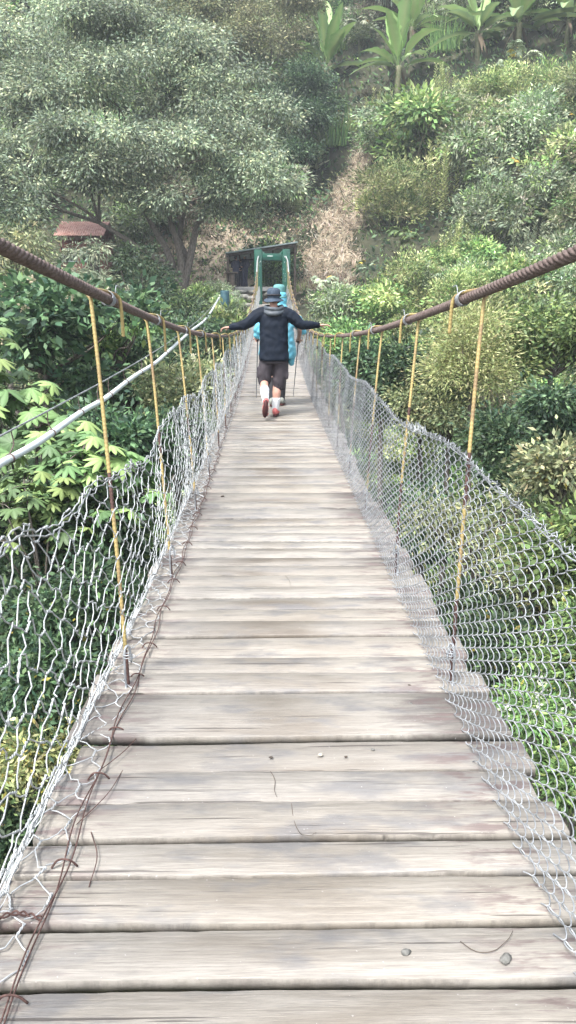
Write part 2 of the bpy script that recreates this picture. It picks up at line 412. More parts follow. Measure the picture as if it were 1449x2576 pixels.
# ================================================================== SPECIAL PLANTS
def frame_dir(d, up=(0, 0, 1)):
    d = unit(np.asarray(d, float)); s = np.cross(d, up); s = unit(s) if np.linalg.norm(s) > 1e-3 else np.array([1., 0, 0])
    return d, s, np.cross(s, d)
def blade(base, d, L, W, bend, n=7, prof=None, side=None, fold=.18, ragged=0, rg=rng, petiole=0.):
    """a long leaf with a midrib fold: returns verts, quads"""
    d, s, u = frame_dir(d)
    if side is not None: s = unit(np.asarray(side, float)); u = np.cross(s, d)
    t = np.linspace(0, 1, n); q = np.array(base) + np.outer(t * L, d); q[:, 2] -= bend * L * t ** 2.0
    w = (np.sin(np.pi * np.clip((t - petiole) / (1 - petiole), 0, 1) ** .75) * .5 + .03) if prof is None else prof(t) * .5
    w = w * W
    wl = w * (1 - ragged * rg.random(n)); wr = w * (1 - ragged * rg.random(n))
    V = np.stack([q - s * wl[:, None] + u * (wl * fold)[:, None], q, q + s * wr[:, None] + u * (wr * fold)[:, None]], 1).reshape(-1, 3)
    F = []
    for i in range(n - 1):
        a = i * 3; F += [[a, a + 1, a + 4, a + 3], [a + 1, a + 2, a + 5, a + 4]]
    return V, np.array(F)
class LM:
    def __init__(s): s.V = []; s.F = []; s.T = []; s.n = 0
    def add(s, V, F, tint):
        s.V.append(V); s.F.append(np.asarray(F) + s.n); s.n += len(V); s.T.append(np.broadcast_to(np.asarray(tint, float), (len(V), 3)))
    def get(s): return np.vstack(s.V), np.vstack(s.F), np.vstack(s.T)
    def build(s, name, parent=None, m=None, **k):
        V, F, T = s.get(); return mesh_np(name, V, F, m or M['leaf'], parent, tint=T, **k)

def banana_proto(key, seed, nl=15, spread=.5):
    rg = np.random.default_rng(seed); lm = LM()
    for i in range(nl):
        a = i * 2.4 + rg.normal() * .3; el = rg.uniform(.15, 1.3) if i > 3 else rg.uniform(1.1, 1.45)
        d = (math.cos(a) * math.cos(el), math.sin(a) * math.cos(el), math.sin(el))
        L = rg.uniform(2.3, 3.6); t = PAL['banana'][rg.integers(0, 4)]
        if el < .5: t = (.16, .25, .13)
        V, F = blade((0, 0, 1.0 + .12 * (el > .8)), d, L, rg.uniform(.5, .72), rg.uniform(.08, .35) if el > 1.0 else rg.uniform(.3, .55), n=18, ragged=.32, rg=rg, petiole=.16, fold=.35, prof=lambda q_: np.clip((q_ - .14) * 7, .05, 1) * np.clip((1.02 - q_) * 3.2, .02, 1) ** .7)
        tv = np.array(t) * (1 + rg.normal(size=(len(V), 1)) * .07); tv[1::3] = np.array([.25, .32, .13])
        lm.add(V, F, tv)
    for i in range(4):                       # dry hanging leaves
        a = rg.uniform(0, 6.28); V, F = blade((0, 0, 1.1), (math.cos(a) * .5, math.sin(a) * .5, -.5), rg.uniform(.6, 1.0), .22, .5, n=8, ragged=.4, rg=rg)
        lm.add(V, F, (.15, .115, .08))
    V, F, T = lm.get(); mb = MB()
    mb.tube(smooth_path([(0, 0, -.6), (.03, 0, .4), (0, .03, 1.15)], 8), np.linspace(.17, .09, 8 + 1)[:9] if False else .13, 8)
    proto(key, 'banana_plant', V, F, T, None, mb, 'stem')
for i in range(4): banana_proto('banana_%d' % i, 40 + i)

def palmate(lm, base, nrm, Rr, tint, rg, nlobe=9, petd=None):
    """one big many-fingered leaf (umbrella shaped) facing nrm"""
    nrm, s, u = frame_dir(nrm, (0.1, .9, .2)); a0 = rg.uniform(0, 6.28)
    for i in range(nlobe):
        a = a0 + i * (5.6 / nlobe); d = s * math.cos(a) + u * math.sin(a) - nrm * .12
        V, F = blade(base, d, Rr * rg.uniform(.8, 1.05), Rr * .42, .0, n=6, prof=lambda t: (.25 + 2.6 * t * (1 - t) ** .6 * .8) * (1 - t ** 8) * .8, side=np.cross(nrm, d), fold=.22, rg=rg)
        V = V - nrm * (np.linalg.norm(V - base, axis=1) ** 2 / Rr * rg.uniform(.25, .45))[:, None]
        tv = np.array(tint) * (1 + rg.normal() * .08); tv = np.broadcast_to(tv, (len(V), 3)).copy(); tv[1::3] = tv[1::3] * 1.35 + .02
        lm.add(V, F, tv)
def palmate_proto(key, seed, nleaf, Rr, H, spread, pal, yl=.01, name='cecropia_tree', tm='bark', stemr=.06):
    rg = np.random.default_rng(seed); lm = LM(); mb = MB()
    nb = max(3, nleaf // 7); tips = []
    for b in range(nb):
        a = b * 2.4 + rg.normal() * .3; q = spread * math.sqrt((b + .5) / nb)
        tips.append(np.array([math.cos(a) * q, math.sin(a) * q, H * (1 - .25 * (q / spread) ** 2) + rg.normal() * H * .05]))
    root = np.array([0, 0, -.5])
    for t in tips:
        f = np.array([t[0] * .15, t[1] * .15, t[2] * .55]); qq = smooth_path([root, f, t], 10); mb.tube(qq, np.linspace(stemr, stemr * .3, len(qq)), 6, cap=False)
    for i in range(nleaf):
        t = tips[i % nb]; a = rg.uniform(0, 6.28); el = rg.uniform(-.2, 1.2); d = np.array([math.cos(a) * math.cos(el), math.sin(a) * math.cos(el), math.sin(el)])
        p = t + d * Rr * rg.uniform(.9, 1.6); mb.tube(smooth_path([t, t + d * Rr * .6 + np.array([0, 0, .1 * Rr]), p], 5), .01 * Rr / .3, 4, cap=False)
        col = np.array(PAL[pal][rg.integers(0, 4)])
        col = col * .78
        if rg.random() < yl: col = np.array([.36, .25, .04])
        palmate(lm, p, d * .5 + np.array([0, -.25, .9]) + rg.normal(size=3) * .2, Rr * rg.uniform(.75, 1.15), col, rg)
    V, F, T = lm.get(); proto(key, name, V, F, T, None, mb, tm)
palmate_proto('cecropia_a', 51, 95, .5, 7.5, 1.8, 'green')
palmate_proto('cecropia_b', 52, 76, .45, 6.5, 1.4, 'green', yl=.0)
palmate_proto('castor_a', 53, 40, .28, 2.2, 1.1, 'green', yl=.06, name='castor_bush', tm='stem', stemr=.03)
palmate_proto('castor_b', 54, 34, .26, 1.9, 1.0, 'grey', yl=.04, name='castor_bush', tm='stem', stemr=.03)

def fern_tree(key, seed, nfr, L, H, spread, pal, name='feather_leaved_tree', tm='bark', yl=0.02):
    """crown of pinnate fronds"""
    rg = np.random.default_rng(seed); mb = MB(); PV, PD, PL, PT = [], [], [], []
    nb = max(4, nfr // 12); tips = []
    for b in range(nb):
        a = b * 2.4 + rg.normal() * .3; q = spread * math.sqrt((b + .5) / nb)
        tips.append(np.array([math.cos(a) * q, math.sin(a) * q, H * (1 - .3 * (q / spread) ** 2) + rg.normal() * H * .04]))
    root = np.array([0, 0, -.5])
    for t in tips:
        qq = smooth_path([root, np.array([t[0] * .15, t[1] * .15, t[2] * .5]), t], 10); mb.tube(qq, np.linspace(.09, .02, len(qq)), 6, cap=False)
    for i in range(nfr):
        t = tips[i % nb] + rg.normal(size=3) * np.array([.35, .35, .25]) * spread * .35; a = rg.uniform(0, 6.28); el = rg.uniform(-.35, .9)
        d = np.array([math.cos(a) * math.cos(el), math.sin(a) * math.cos(el), math.sin(el)]); _, s, u = frame_dir(d); Lf = L * rg.uniform(.7, 1.2)
        npn = 11; tt = np.linspace(.15, 1, npn); q = t + np.outer(tt * Lf, d); q[:, 2] -= .35 * Lf * tt ** 2
        col = np.array(PAL[pal][rg.integers(0, 4)]) * rg.uniform(.8, 1.25)
        if rg.random() < yl: col = np.array([.35, .28, .06])
        for sg in (-1, 1):
            PV.append(q); PD.append(unit(s * sg + d * .45 + rg.normal(size=(npn, 3)) * .12 - np.array([0, 0, .15]))); PL.append(Lf * .36 * np.sin(np.pi * (tt * .8 + .12))); PT.append(np.broadcast_to(col, (npn, 3)))
    V, F, T = leaves(np.vstack(PV), np.vstack(PD), np.hstack(PL), np.hstack(PL) * .36, np.vstack(PT), up=2.0, rg=rg)
    proto(key, name, V, F, T, None, mb, tm)
fern_tree('fern_a', 61, 420, .45, 6.5, 1.9, 'green')
fern_tree('fern_b', 62, 380, .42, 5.5, 1.7, 'green', yl=.06)
fern_tree('fern_c', 63, 340, .5, 7.0, 2.0, 'dark')

def grass_proto(key, seed, n, L, pal, spread=.6, W=.03, bend=.5, name='reed_clump'):
    rg = np.random.default_rng(seed); lm = LM()
    for i in range(n):
        a = rg.uniform(0, 6.28); q = spread * math.sqrt(rg.random()); lean = rg.uniform(.05, .55)
        V, F = blade((math.cos(a) * q, math.sin(a) * q, -.05), (math.cos(a + rg.normal() * .5) * lean, math.sin(a + rg.normal() * .5) * lean, 1), L * rg.uniform(.6, 1.1), W, bend * rg.uniform(.2, 1), n=5, prof=lambda t: (1 - t * .9), rg=rg)
        lm.add(V, F, np.array(PAL[pal][rg.integers(0, 4)]) * rg.uniform(.8, 1.25))
    V, F, T = lm.get(); proto(key, name, V, F, T, None, None)
grass_proto('reed_a', 71, 170, 1.9, 'green', .7, .05)
grass_proto('reed_b', 72, 150, 1.6, 'yellow', .7, .045)
grass_proto('tuft_a', 73, 120, .7, 'straw', .4, .025, .9, 'dry_grass_tuft')
grass_proto('tuft_b', 74, 130, .6, 'yellow', .4, .025, .9, 'grass_tuft')

def spire_proto(key, seed, ns, H, pal, name, L=.16, spread=.5, W=.35):
    """upright stalks clothed in short leaves all the way up"""
    rg = np.random.default_rng(seed); Pp, D, T = [], [], []; mb = MB()
    for i in range(ns):
        a = rg.uniform(0, 6.28); q = spread * math.sqrt(rg.random()); h = H * rg.uniform(.6, 1.05); b = np.array([math.cos(a) * q, math.sin(a) * q, 0])
        ln = np.array([rg.normal() * .08, rg.normal() * .08, 1]) * h; n = int(h / .028); t = np.linspace(.1, 1, n); th = np.arange(n) * 2.4
        Pp.append(b + np.outer(t, ln)); D.append(unit(np.stack([np.cos(th), np.sin(th), .35 + .5 * t], 1)))
        T.append(np.array(PAL[pal])[rg.integers(0, 4, n)] * rg.uniform(.85, 1.2)); mb.tube([b, b + ln], .015, 4, cap=False)
    V, F, TT = leaves(np.vstack(Pp), np.vstack(D), L, L * W, np.vstack(T), up=2., rg=rg)
    proto(key, name, V, F, TT, None, mb)
spire_proto('spire_a', 81, 16, 2.0, 'grey', 'columnar_leafed_shrub', .2, .9)
spire_proto('spire_b', 82, 1, 1.9, 'pale', 'tall_mullein_plant', .48, .02, .3)
spire_proto('spire_c', 83, 14, 2.2, 'yellow', 'upright_yellow_shrub', .16, .7, .4)

# ================================================================== THE BIG TREE AND THE TREES BEHIND IT
def lobe_tree(name, label, root, stems, lobes_px, Y0, pal, seed, L, W, ncl, k, cs, droop, r0=.22, group=None, yl=0., cat='tree', flat=.62):
    rg = np.random.default_rng(seed); root = np.array(root, float)
    lb = []
    for (px, py, dy, rp) in lobes_px:
        q = P(px, py, Y0 + dy); lb.append((*(q - root), rp * (Y0 + dy) / 1932, flat))
    sub = []
    for (x, y, z, rr, fl_) in lb:
        for q_ in range(5):
            dd = unit(rg.normal(size=3) * np.array([1, 1, .7]) + np.array([0, -.25, .25])); sub.append((x + dd[0] * rr * .8, y + dd[1] * rr * .8, z + dd[2] * rr * .6, rr * rg.uniform(.30, .55), .6))
    V, F, T, c = cloud(sub, ncl, k, L, W, pal, droop, cs, seed, zmin=-.15, up=.6, yl=yl, shell=.22, lobetone=.22)
    r = empty(name, tuple(root), label, cat, group)
    mesh_np('crown', V, F, M['leaf'], r, tint=T)
    mb = MB(); tops = []
    for st in stems:
        pts = [np.array([0, 0, -.6]) + rg.normal(size=3) * np.array([.25, .2, 0])] + [P(px, py, Y0 + dy) - root for px, py, dy in st]
        q = smooth_path(pts, 14); mb.tube(q, np.linspace(r0, r0 * .4, len(q)), 8, cap=False); tops.append(q[-1])
    for i, l in enumerate(lb):
        t = min(tops, key=lambda p: np.linalg.norm(p - np.array(l[:3]))); limbs(mb, t, [np.array(l[:3])], r0 * .38, rg, K=6)
        for j in range(4):
            s = c[rg.integers(0, len(c), 30)]; s = s[np.argmin(np.linalg.norm(s - np.array(l[:3]), axis=1) - .6 * l[3] * rg.random(30))]
            limbs(mb, np.array(l[:3]), [s], r0 * .14, rg, K=4)
    mb.build('trunk', M['bark'], r, smooth=True)
    return r
g0 = P(455, 722, 41)
lobe_tree('spreading_tree', 'huge spreading tree with drooping grey green leaves over forked leaning trunks', (g0[0], g0[1], float(ground_z(g0[0], g0[1])) + .05),
          [[(428, 650, 0), (385, 570, .3), (330, 470, .6)], [(455, 650, -.2), (430, 560, 0), (400, 440, 0)], [(480, 640, 0), (500, 560, .4), (560, 440, .5)], [(440, 690, -.3), (400, 655, -.5), (330, 610, -1), (250, 560, -1)], [(468, 660, .3), (452, 600, .6), (470, 500, .9)]],
          [(80, 190, 2, 120), (210, 150, 2.5, 130), (330, 130, 3, 120), (440, 170, 2, 115), (30, 330, 0, 125), (160, 290, .5, 125), (300, 270, .5, 130), (440, 290, .8, 125), (570, 250, 1.5, 110), (640, 330, .5, 90), (60, 440, -2, 105), (190, 380, -2, 105), (320, 400, -2.5, 110), (450, 420, -2, 110), (560, 400, -1, 95), (660, 450, -1, 80), (50, 470, -3, 65), (10, 540, -3, 90), (255, 425, -3, 65), (370, 500, -2.6, 80), (500, 500, -1.6, 70), (600, 500, 0, 60), (20, 90, 4, 80)],
          41, 'sage', 91, .20, .38, 4300, 36, .33, .6, r0=.24)
for i, (lab, base, lobes, Y0, pal) in enumerate([
    ('olive crowned tree at the top centre beside the banana plants', (690, 240), [(600, 70, 0, 80), (680, 60, 0, 85), (740, 30, 1, 70), (640, 130, -1, 65), (560, 20, 0, 70), (720, 110, -.5, 45)], 64, 'olive'),
    ('dark wide tree at the top of the slope behind the spreading tree', (520, 120), [(430, 30, 0, 75), (500, 60, -1, 75), (560, 110, -1, 65), (360, 50, 1, 70), (460, -30, 2, 80)], 62, 'olive'),
    ('grey green tree at the top left corner behind the spreading tree', (250, 60), [(250, 40, 0, 80), (180, 80, -1, 60), (320, 20, 1, 80), (200, -20, 2, 80)], 66, 'grey'),
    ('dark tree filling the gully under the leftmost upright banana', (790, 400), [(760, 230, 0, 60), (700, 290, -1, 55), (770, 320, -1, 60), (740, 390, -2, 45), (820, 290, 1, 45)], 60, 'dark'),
    ('dark bushy tree behind the pair of banana plants at the top right', (1100, 150), [(1110, 130, 0, 60), (1150, 60, 2, 70), (1060, 170, -1, 45), (1180, 170, -1, 50)], 76, 'grey')]):
    b = hit(*base); b = b if b is not None else P(*base, Y0)
    Yb = max(Y0, 40); rootp = (b[0], Yb, float(ground_z(b[0], Yb)))
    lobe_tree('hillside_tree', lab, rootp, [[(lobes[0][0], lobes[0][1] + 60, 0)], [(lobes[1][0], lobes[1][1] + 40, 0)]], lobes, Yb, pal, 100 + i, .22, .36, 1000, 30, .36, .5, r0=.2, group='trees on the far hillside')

# trees standing in the valley to the left, crowns below the bridge; small ones hide the banks
def limb_(t, gap, s):
    q = smooth_path([(0, 0, .4), (.15, .05, -gap / s * .5), (0, 0, -(gap + .5) / s)], 10); t.tube(q, np.linspace(.085, .16, len(q)), 8, cap=False)
def place_crown(key, px, py, Y, rad_px, label, cat='tree', group=None, lift=0., ref=None, sz=None):
    """crown centre on this sight line; the root stands on the land below it"""
    q = P(px, py, Y); name = PROTO[key][0]
    R0, H0 = ref
    s = rad_px * Y / 1932 / R0
    gz = float(ground_z(q[0], q[1])); 
    o = plant(key, (q[0], q[1], q[2] - H0 * s), s, rng.uniform(0, 6.28), label, cat, group); gap = q[2] - H0 * s - gz
    if gap > -.3:
        t = MB(); t.tube(smooth_path([(0, 0, .35), (.12, .05, -gap / s * .5), (0, 0, -(gap + .5) / s)], 8), [.07 if H0 > 4 else .04] * 9, 8, cap=False) if False else limb_(t, gap, s)
        t.build('lower_trunk', M['bark'], o, smooth=True)
    return o

def valley_tree(px, py, Y, rp, pal, label, seed, L=.16, W=.4, ncl=300, k=24, cs=.15, yl=0, flower=0, droop=.3, cat='tree', name='valley_tree', flat=.8, nl=8, fcol=(.5, .46, .36), up=.5, group='trees rising from the valley below the bridge'):
    if Y < 12.5: ncl = int(ncl * .5); L *= 1.25; cs *= .85; yl = max(yl, .01)
    rg = np.random.default_rng(seed); q = P(px, py, Y); Rr = rp * Y / 1932; gz = float(ground_z(q[0], q[1])); root = np.array([q[0] + rg.normal() * .3, q[1] + rg.normal() * .3, min(gz, q[2] - Rr)])
    lb = []
    for i in range(nl):
        d = rg.normal(size=3) * np.array([.5, .5, .42]); lb.append((*(q + d * Rr - root), Rr * rg.uniform(.38, .6), flat))
    V, F, T, c = cloud(lb, ncl, k, L, W, pal, droop, cs, seed, zmin=-.45, yl=yl, flower=flower, fcol=fcol, up=up)
    r = empty(name, tuple(root), label, cat, group); mesh_np('crown', V, F, M['leaf'], r, tint=T)
    mb = MB(); top = q - root - np.array([0, 0, Rr * .7]); top[2] = max(top[2], .2)
    qq = smooth_path([np.array([0, 0, -.4]), top * .5 + rg.normal(size=3) * .15, top], 8); mb.tube(qq, np.linspace(.06 + Rr * .05, .03 + Rr * .03, len(qq)), 7, cap=False)
    limbs(mb, top, [c[j] for j in rg.integers(0, len(c), 22)], .02 + Rr * .018, rg, K=4)
    mb.build('trunk', M['bark'], r, smooth=True); return r
VT = [
 # left side
 (110, 830, 17, 150, 'dark', 'broad leafed tree at the left edge just under the thick cable', dict(L=.22, W=.5, flower=60, fcol=(.45, .38, .28), k=12, ncl=460)),
 (265, 880, 19, 120, 'green', 'broad leafed tree with pale flower heads behind the second hanger on the left', dict(L=.2, W=.5, flower=50, k=12)),
 (10, 700, 30, 115, 'olive', 'drooping olive tree at the left edge above the thick cable', dict(L=.22, W=.26, droop=.7)),
 (200, 705, 34, 75, 'grey', 'grey green tree in front of the red roofed house', dict(L=.22, W=.26, droop=.7)),
 (340, 770, 33, 105, 'dark', 'dark tree under the forked trunks beside the grassy bank', dict(L=.2, W=.35)),
 (420, 850, 25, 90, 'dark', 'dark shaded tree behind the white pipe near its far end', dict(L=.17)),
 (330, 960, 20, 100, 'dark', 'dark tree under the white pipe behind the second left hanger', dict(L=.17)),
 (440, 980, 18, 85, 'olive', 'olive bush under the white pipe beside the wire netting', dict(L=.14, flower=40)),
 (540, 920, 26, 75, 'dark', 'dark bush beside the far left netting', dict(L=.15)),
 (330, 1120, 13, 100, 'dark', 'dark glossy tree behind the left netting at the second hanger', dict(L=.14, W=.5)),
 (440, 1100, 15, 80, 'dark', 'dark green tree seen through the middle of the left netting', dict(L=.13)),
 (250, 1330, 9.5, 130, 'dark', 'dark leafy tree seen through the left netting below the first hanger', dict(L=.1, W=.42)),
 (60, 1380, 10, 120, 'dark', 'dark tree at the left edge below the palmate leaves', dict(L=.12, W=.42)),
 (220, 1560, 8.0, 150, 'dark', 'dark leafed tree low on the left below the deck edge', dict(L=.085, W=.36, ncl=520)),
 (40, 1620, 8.5, 130, 'dark', 'dark tree at the lower left edge behind the white netting', dict(L=.09, W=.4)),
 (130, 1760, 7.2, 150, 'dark', 'dark green tree below the left deck edge with small leaves', dict(L=.075, W=.36, ncl=520)),
 (20, 1950, 6.5, 120, 'yellow', 'yellow green bush at the very bottom left below the deck', dict(L=.07, W=.34, yl=.1)),
 (360, 1400, 11, 100, 'green', 'mid green tree close under the left deck edge', dict(L=.1, W=.38)),
 (150, 1960, 9.0, 120, 'brown', 'brown twiggy bush under the lower left deck edge', dict(L=.1)),
 (30, 2120, 6.2, 100, 'dark', 'dark bush in the bottom left corner of the valley', dict(L=.08)),
 # right side
 (850, 900, 27, 70, 'green', 'green bush beside the far right end of the chain link fence', dict(L=.15)),
 (960, 960, 20, 85, 'dark', 'dark tree between the third and fourth right hangers', dict(L=.15)),
 (1060, 1000, 17, 90, 'dark', 'dark leafed tree behind the second right hanger', dict(L=.13, W=.45)),
 (1190, 905, 15.5, 95, 'yellow', 'arching yellow green plume bush behind the first right hanger', dict(L=.10, W=.22, k=34, cs=.24, droop=.1, up=.2, ncl=520, name='plume_bush', cat='bush')),
 (1130, 1060, 16, 75, 'olive', 'olive bush below the plume bush', dict(L=.1)),
 (1280, 1010, 17, 90, 'brown', 'tangle of dry twigs and dark leaves right of the first right hanger', dict(L=.1, W=.2, k=12)),
 (1390, 880, 16, 100, 'green', 'green tree at the right edge under the rusty cable', dict(L=.13)),
 (1400, 1060, 14, 90, 'dark', 'dark green tree at the right edge level with the fence top', dict(L=.12)),
 (1270, 1150, 13, 80, 'dark', 'dark bush just beyond the fence top at the first hanger', dict(L=.11)),
 (1400, 1220, 11, 80, 'olive', 'light olive green bush at the right edge above the fence corner', dict(L=.1, W=.4)),
 (1200, 1330, 11.5, 110, 'olive', 'olive grey bush seen through the chain link fence beside its first hanger', dict(L=.09, W=.28)),
 (1320, 1450, 9.5, 110, 'olive', 'brownish bush seen through the chain link fence', dict(L=.08, W=.28)),
 (1430, 1400, 9, 100, 'green', 'leafy green tree at the right edge seen through the chain link', dict(L=.1, W=.4)),
 (1180, 1560, 10, 80, 'dark', 'dark foliage tree hard under the right deck edge', dict(L=.09)),
 (1300, 1640, 8.5, 100, 'dark', 'dark bush low behind the chain link fence', dict(L=.08)),
 (1420, 1620, 8, 100, 'green', 'green bush low at the right edge behind the chain link', dict(L=.08, W=.3)),
 (1370, 1800, 7.5, 95, 'green', 'bush with white flower heads below the right deck edge', dict(L=.07, W=.3, flower=45, fcol=(.65, .65, .55))),
 (1430, 1980, 7, 90, 'green', 'bright green bush at the lower right edge', dict(L=.07, W=.3)),
 (1060, 1330, 14, 80, 'dark', 'dark tree hidden behind the dense part of the chain link', dict(L=.12)),
]
for i, (px, py, Y, rp, pal, lab, kw) in enumerate(VT): valley_tree(px, py, Y, rp, pal, lab, 200 + i, **kw)
# cecropias (palmate leaves) on the left, castor bushes on the right
for key, px, py, Y, rp, lab, ref in [
    ('cecropia_a', 60, 1060, 10.5, 190, 'cecropia with big palmate leaves at the left edge by the white pipe', (1.9, 7.4)),
    ('cecropia_b', 235, 1150, 9.5, 150, 'cecropia with hand shaped leaves behind the first left hanger under the white pipe', (1.5, 6.4)),
    ('cecropia_b', 90, 1230, 9.0, 130, 'lower cecropia with glossy palmate leaves at the left edge', (1.5, 6.4)),
    ('cecropia_a', -90, 900, 11, 150, 'cecropia leaning in from beyond the left edge with yellow leaves', (1.9, 7.4))]:
    place_crown(key, px, py, Y, rp, lab, 'tree', 'cecropia trees', ref=ref)
for key, px, py, Y, rp, lab, ref in [
    ('fern_a', 200, 1700, 8.8, 130, 'tree with bright feather leaves low behind the left netting', (1.9, 6.3)),
    ('fern_b', 60, 2010, 8, 110, 'feather leaved bush with yellowing tips in the bottom left', (1.7, 5.3)),
    ('fern_a', 330, 1480, 11, 110, 'feather leaved tree under the left deck edge', (1.9, 6.3)),
    ('fern_c', 100, 1500, 11, 150, 'dark feather leaved tree behind the left netting', (2.0, 6.8)),
    ('fern_c', 1380, 1330, 12, 120, 'dark feather leaved tree at the right edge behind the fence', (2.0, 6.8)),
    ('fern_b', 1420, 1480, 9.5, 90, 'bright feather leaved tree at the right edge behind the chain link', (1.7, 5.3)),
    ('fern_b', 1400, 1110, 15, 70, 'light feather leaved bush above the right end of the fence', (1.7, 5.3))]:
    place_crown(key, px, py, Y, rp, lab, 'tree', 'feather leaved trees', ref=ref)

KEEP = []
# named plants standing on the slope
def on_slope(key, px, py, size_px, lab, cat, H0, group=None, y0=4, rz=None):
    q = hit(px, py, y0); 
    if q is None: return
    s = size_px * q[1] / 1932 / H0 * (1.15 if 'banana' in key else 1)
    KEEP.append((px, py, size_px)); None
    return plant(key, (q[0], q[1], float(ground_z(q[0], q[1]))), s, rng.uniform(0, 6.28) if rz is None else rz, lab, cat, group)
for key, px, py, hp, lab in [
    ('banana_0', 820, 242, 175, 'upright banana plant left of the others at the top centre'),
    ('banana_1', 1000, 245, 185, 'banana plant with broad split leaves and an orange dead leaf, second from left'),
    ('banana_2', 1035, 130, 150, 'banana plant reaching the top edge behind the broad leaved one'),
    ('banana_3', 1200, 150, 170, 'banana plant with long pale arching leaves at the upper right'),
    ('banana_0', 1300, 145, 190, 'tall banana plant at the upper right reaching the top edge'),
    ('banana_2', 1425, 120, 160, 'banana plant in the top right corner'),
    ('banana_1', 100, 110, 130, 'pale banana plant above the big tree in the top left corner'),
    ('banana_3', 245, 60, 120, 'banana plant peeping over the big tree at the top left')]:
    on_slope(key, px, py, hp, lab, 'banana plant', 4.0, 'banana plants on the hilltop')
for key, px, py, hp, lab, cat, H0 in [
    ('castor_a', 1000, 690, 110, 'castor bush with hand shaped leaves and a few yellow ones right of the dry slope', 'bush', 2.5),
    ('castor_b', 820, 800, 95, 'castor bush with grey green palmate leaves beside the far fence end', 'bush', 2.2),
    ('castor_a', 1300, 500, 100, 'castor bush among cream flowers on the right slope', 'bush', 2.5),
    ('castor_b', 920, 730, 70, 'low castor bush at the foot of the dry slope', 'bush', 2.2),
    ('castor_a', 960, 560, 60, 'small castor bush at the right rim of the dry slope', 'bush', 2.5),
    ('spire_b', 797, 445, 140, 'tall pale mullein plant with stacked leaf rosettes above the shelter', 'plant', 2.0),
    ('spire_a', 1330, 690, 110, 'stand of columnar leafed stalks at the right above the rusty cable', 'bush', 2.0),
    ('spire_a', 1250, 740, 70, 'smaller stand of columnar leafed stalks behind the first right hanger top', 'bush', 2.0),
    ('spire_c', 1095, 560, 165, 'upright yellow green shrub with pointed tips in the middle of the right slope', 'bush', 2.1),
    ('reed_a', 860, 850, 120, 'tall bright reeds beside the walking man on the right', 'reeds', 1.8),
    ('reed_a', 930, 860, 110, 'clump of reeds beneath the rusty cable right of the first reeds', 'reeds', 1.8),
    ('reed_b', 800, 860, 80, 'yellowish reeds next to the far fence end', 'reeds', 1.5),
    ('reed_a', 590, 860, 70, 'green reeds left of the far netting below the teal block', 'reeds', 1.8),
    ('reed_a', 520, 830, 75, 'green reeds on the bank under the end of the white pipe', 'reeds', 1.8),
    ('reed_a', 470, 790, 60, 'green reeds under the trunks of the big tree', 'reeds', 1.8),
    ('bush_a', 1070, 430, 190, 'rounded bright green bush near the middle of the right slope', 'bush', 1.7),
    ('tuft_b', 760, 735, 50, 'grassy tuft at the right foot of the green tower', 'grass tuft', .6),
    ('tuft_b', 690, 745, 30, 'grassy tuft growing behind the tower opening', 'grass tuft', .6)]:
    on_slope(key, px, py, hp, lab, cat, H0, y0=22)

# shrubs covering the slope: one thing each, kinds by region
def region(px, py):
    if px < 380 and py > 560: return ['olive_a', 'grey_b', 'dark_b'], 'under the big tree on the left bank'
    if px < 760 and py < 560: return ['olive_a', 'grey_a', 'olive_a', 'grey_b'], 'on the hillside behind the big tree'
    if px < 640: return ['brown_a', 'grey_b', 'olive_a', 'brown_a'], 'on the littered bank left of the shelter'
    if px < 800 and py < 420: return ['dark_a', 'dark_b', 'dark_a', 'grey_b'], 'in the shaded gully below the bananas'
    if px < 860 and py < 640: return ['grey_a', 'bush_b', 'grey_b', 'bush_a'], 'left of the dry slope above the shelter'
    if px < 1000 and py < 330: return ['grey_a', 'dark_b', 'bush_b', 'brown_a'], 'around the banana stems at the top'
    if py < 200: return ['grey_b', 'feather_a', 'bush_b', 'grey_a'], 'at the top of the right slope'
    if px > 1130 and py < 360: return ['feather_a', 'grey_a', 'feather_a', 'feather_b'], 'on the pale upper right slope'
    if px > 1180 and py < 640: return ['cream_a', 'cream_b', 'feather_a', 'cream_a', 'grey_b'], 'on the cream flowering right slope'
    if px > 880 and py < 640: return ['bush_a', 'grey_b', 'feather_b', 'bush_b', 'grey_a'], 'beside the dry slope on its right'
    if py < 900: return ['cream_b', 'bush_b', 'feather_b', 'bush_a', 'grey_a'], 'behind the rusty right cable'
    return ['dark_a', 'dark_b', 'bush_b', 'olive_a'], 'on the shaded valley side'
KN = {'bush_a': 'leafy green bush', 'bush_b': 'dense green bush', 'grey_a': 'grey green shrub', 'grey_b': 'tall grey green shrub', 'feather_a': 'pale feathery shrub', 'feather_b': 'yellow green feathery shrub',
      'cream_a': 'olive shrub with cream flower heads', 'cream_b': 'green shrub with cream flower heads', 'dark_a': 'dark leafy bush', 'dark_b': 'tall dark bush', 'brown_a': 'dry brownish shrub', 'olive_a': 'olive shrub with drooping leaves'}
SP = 76; cnt = 0
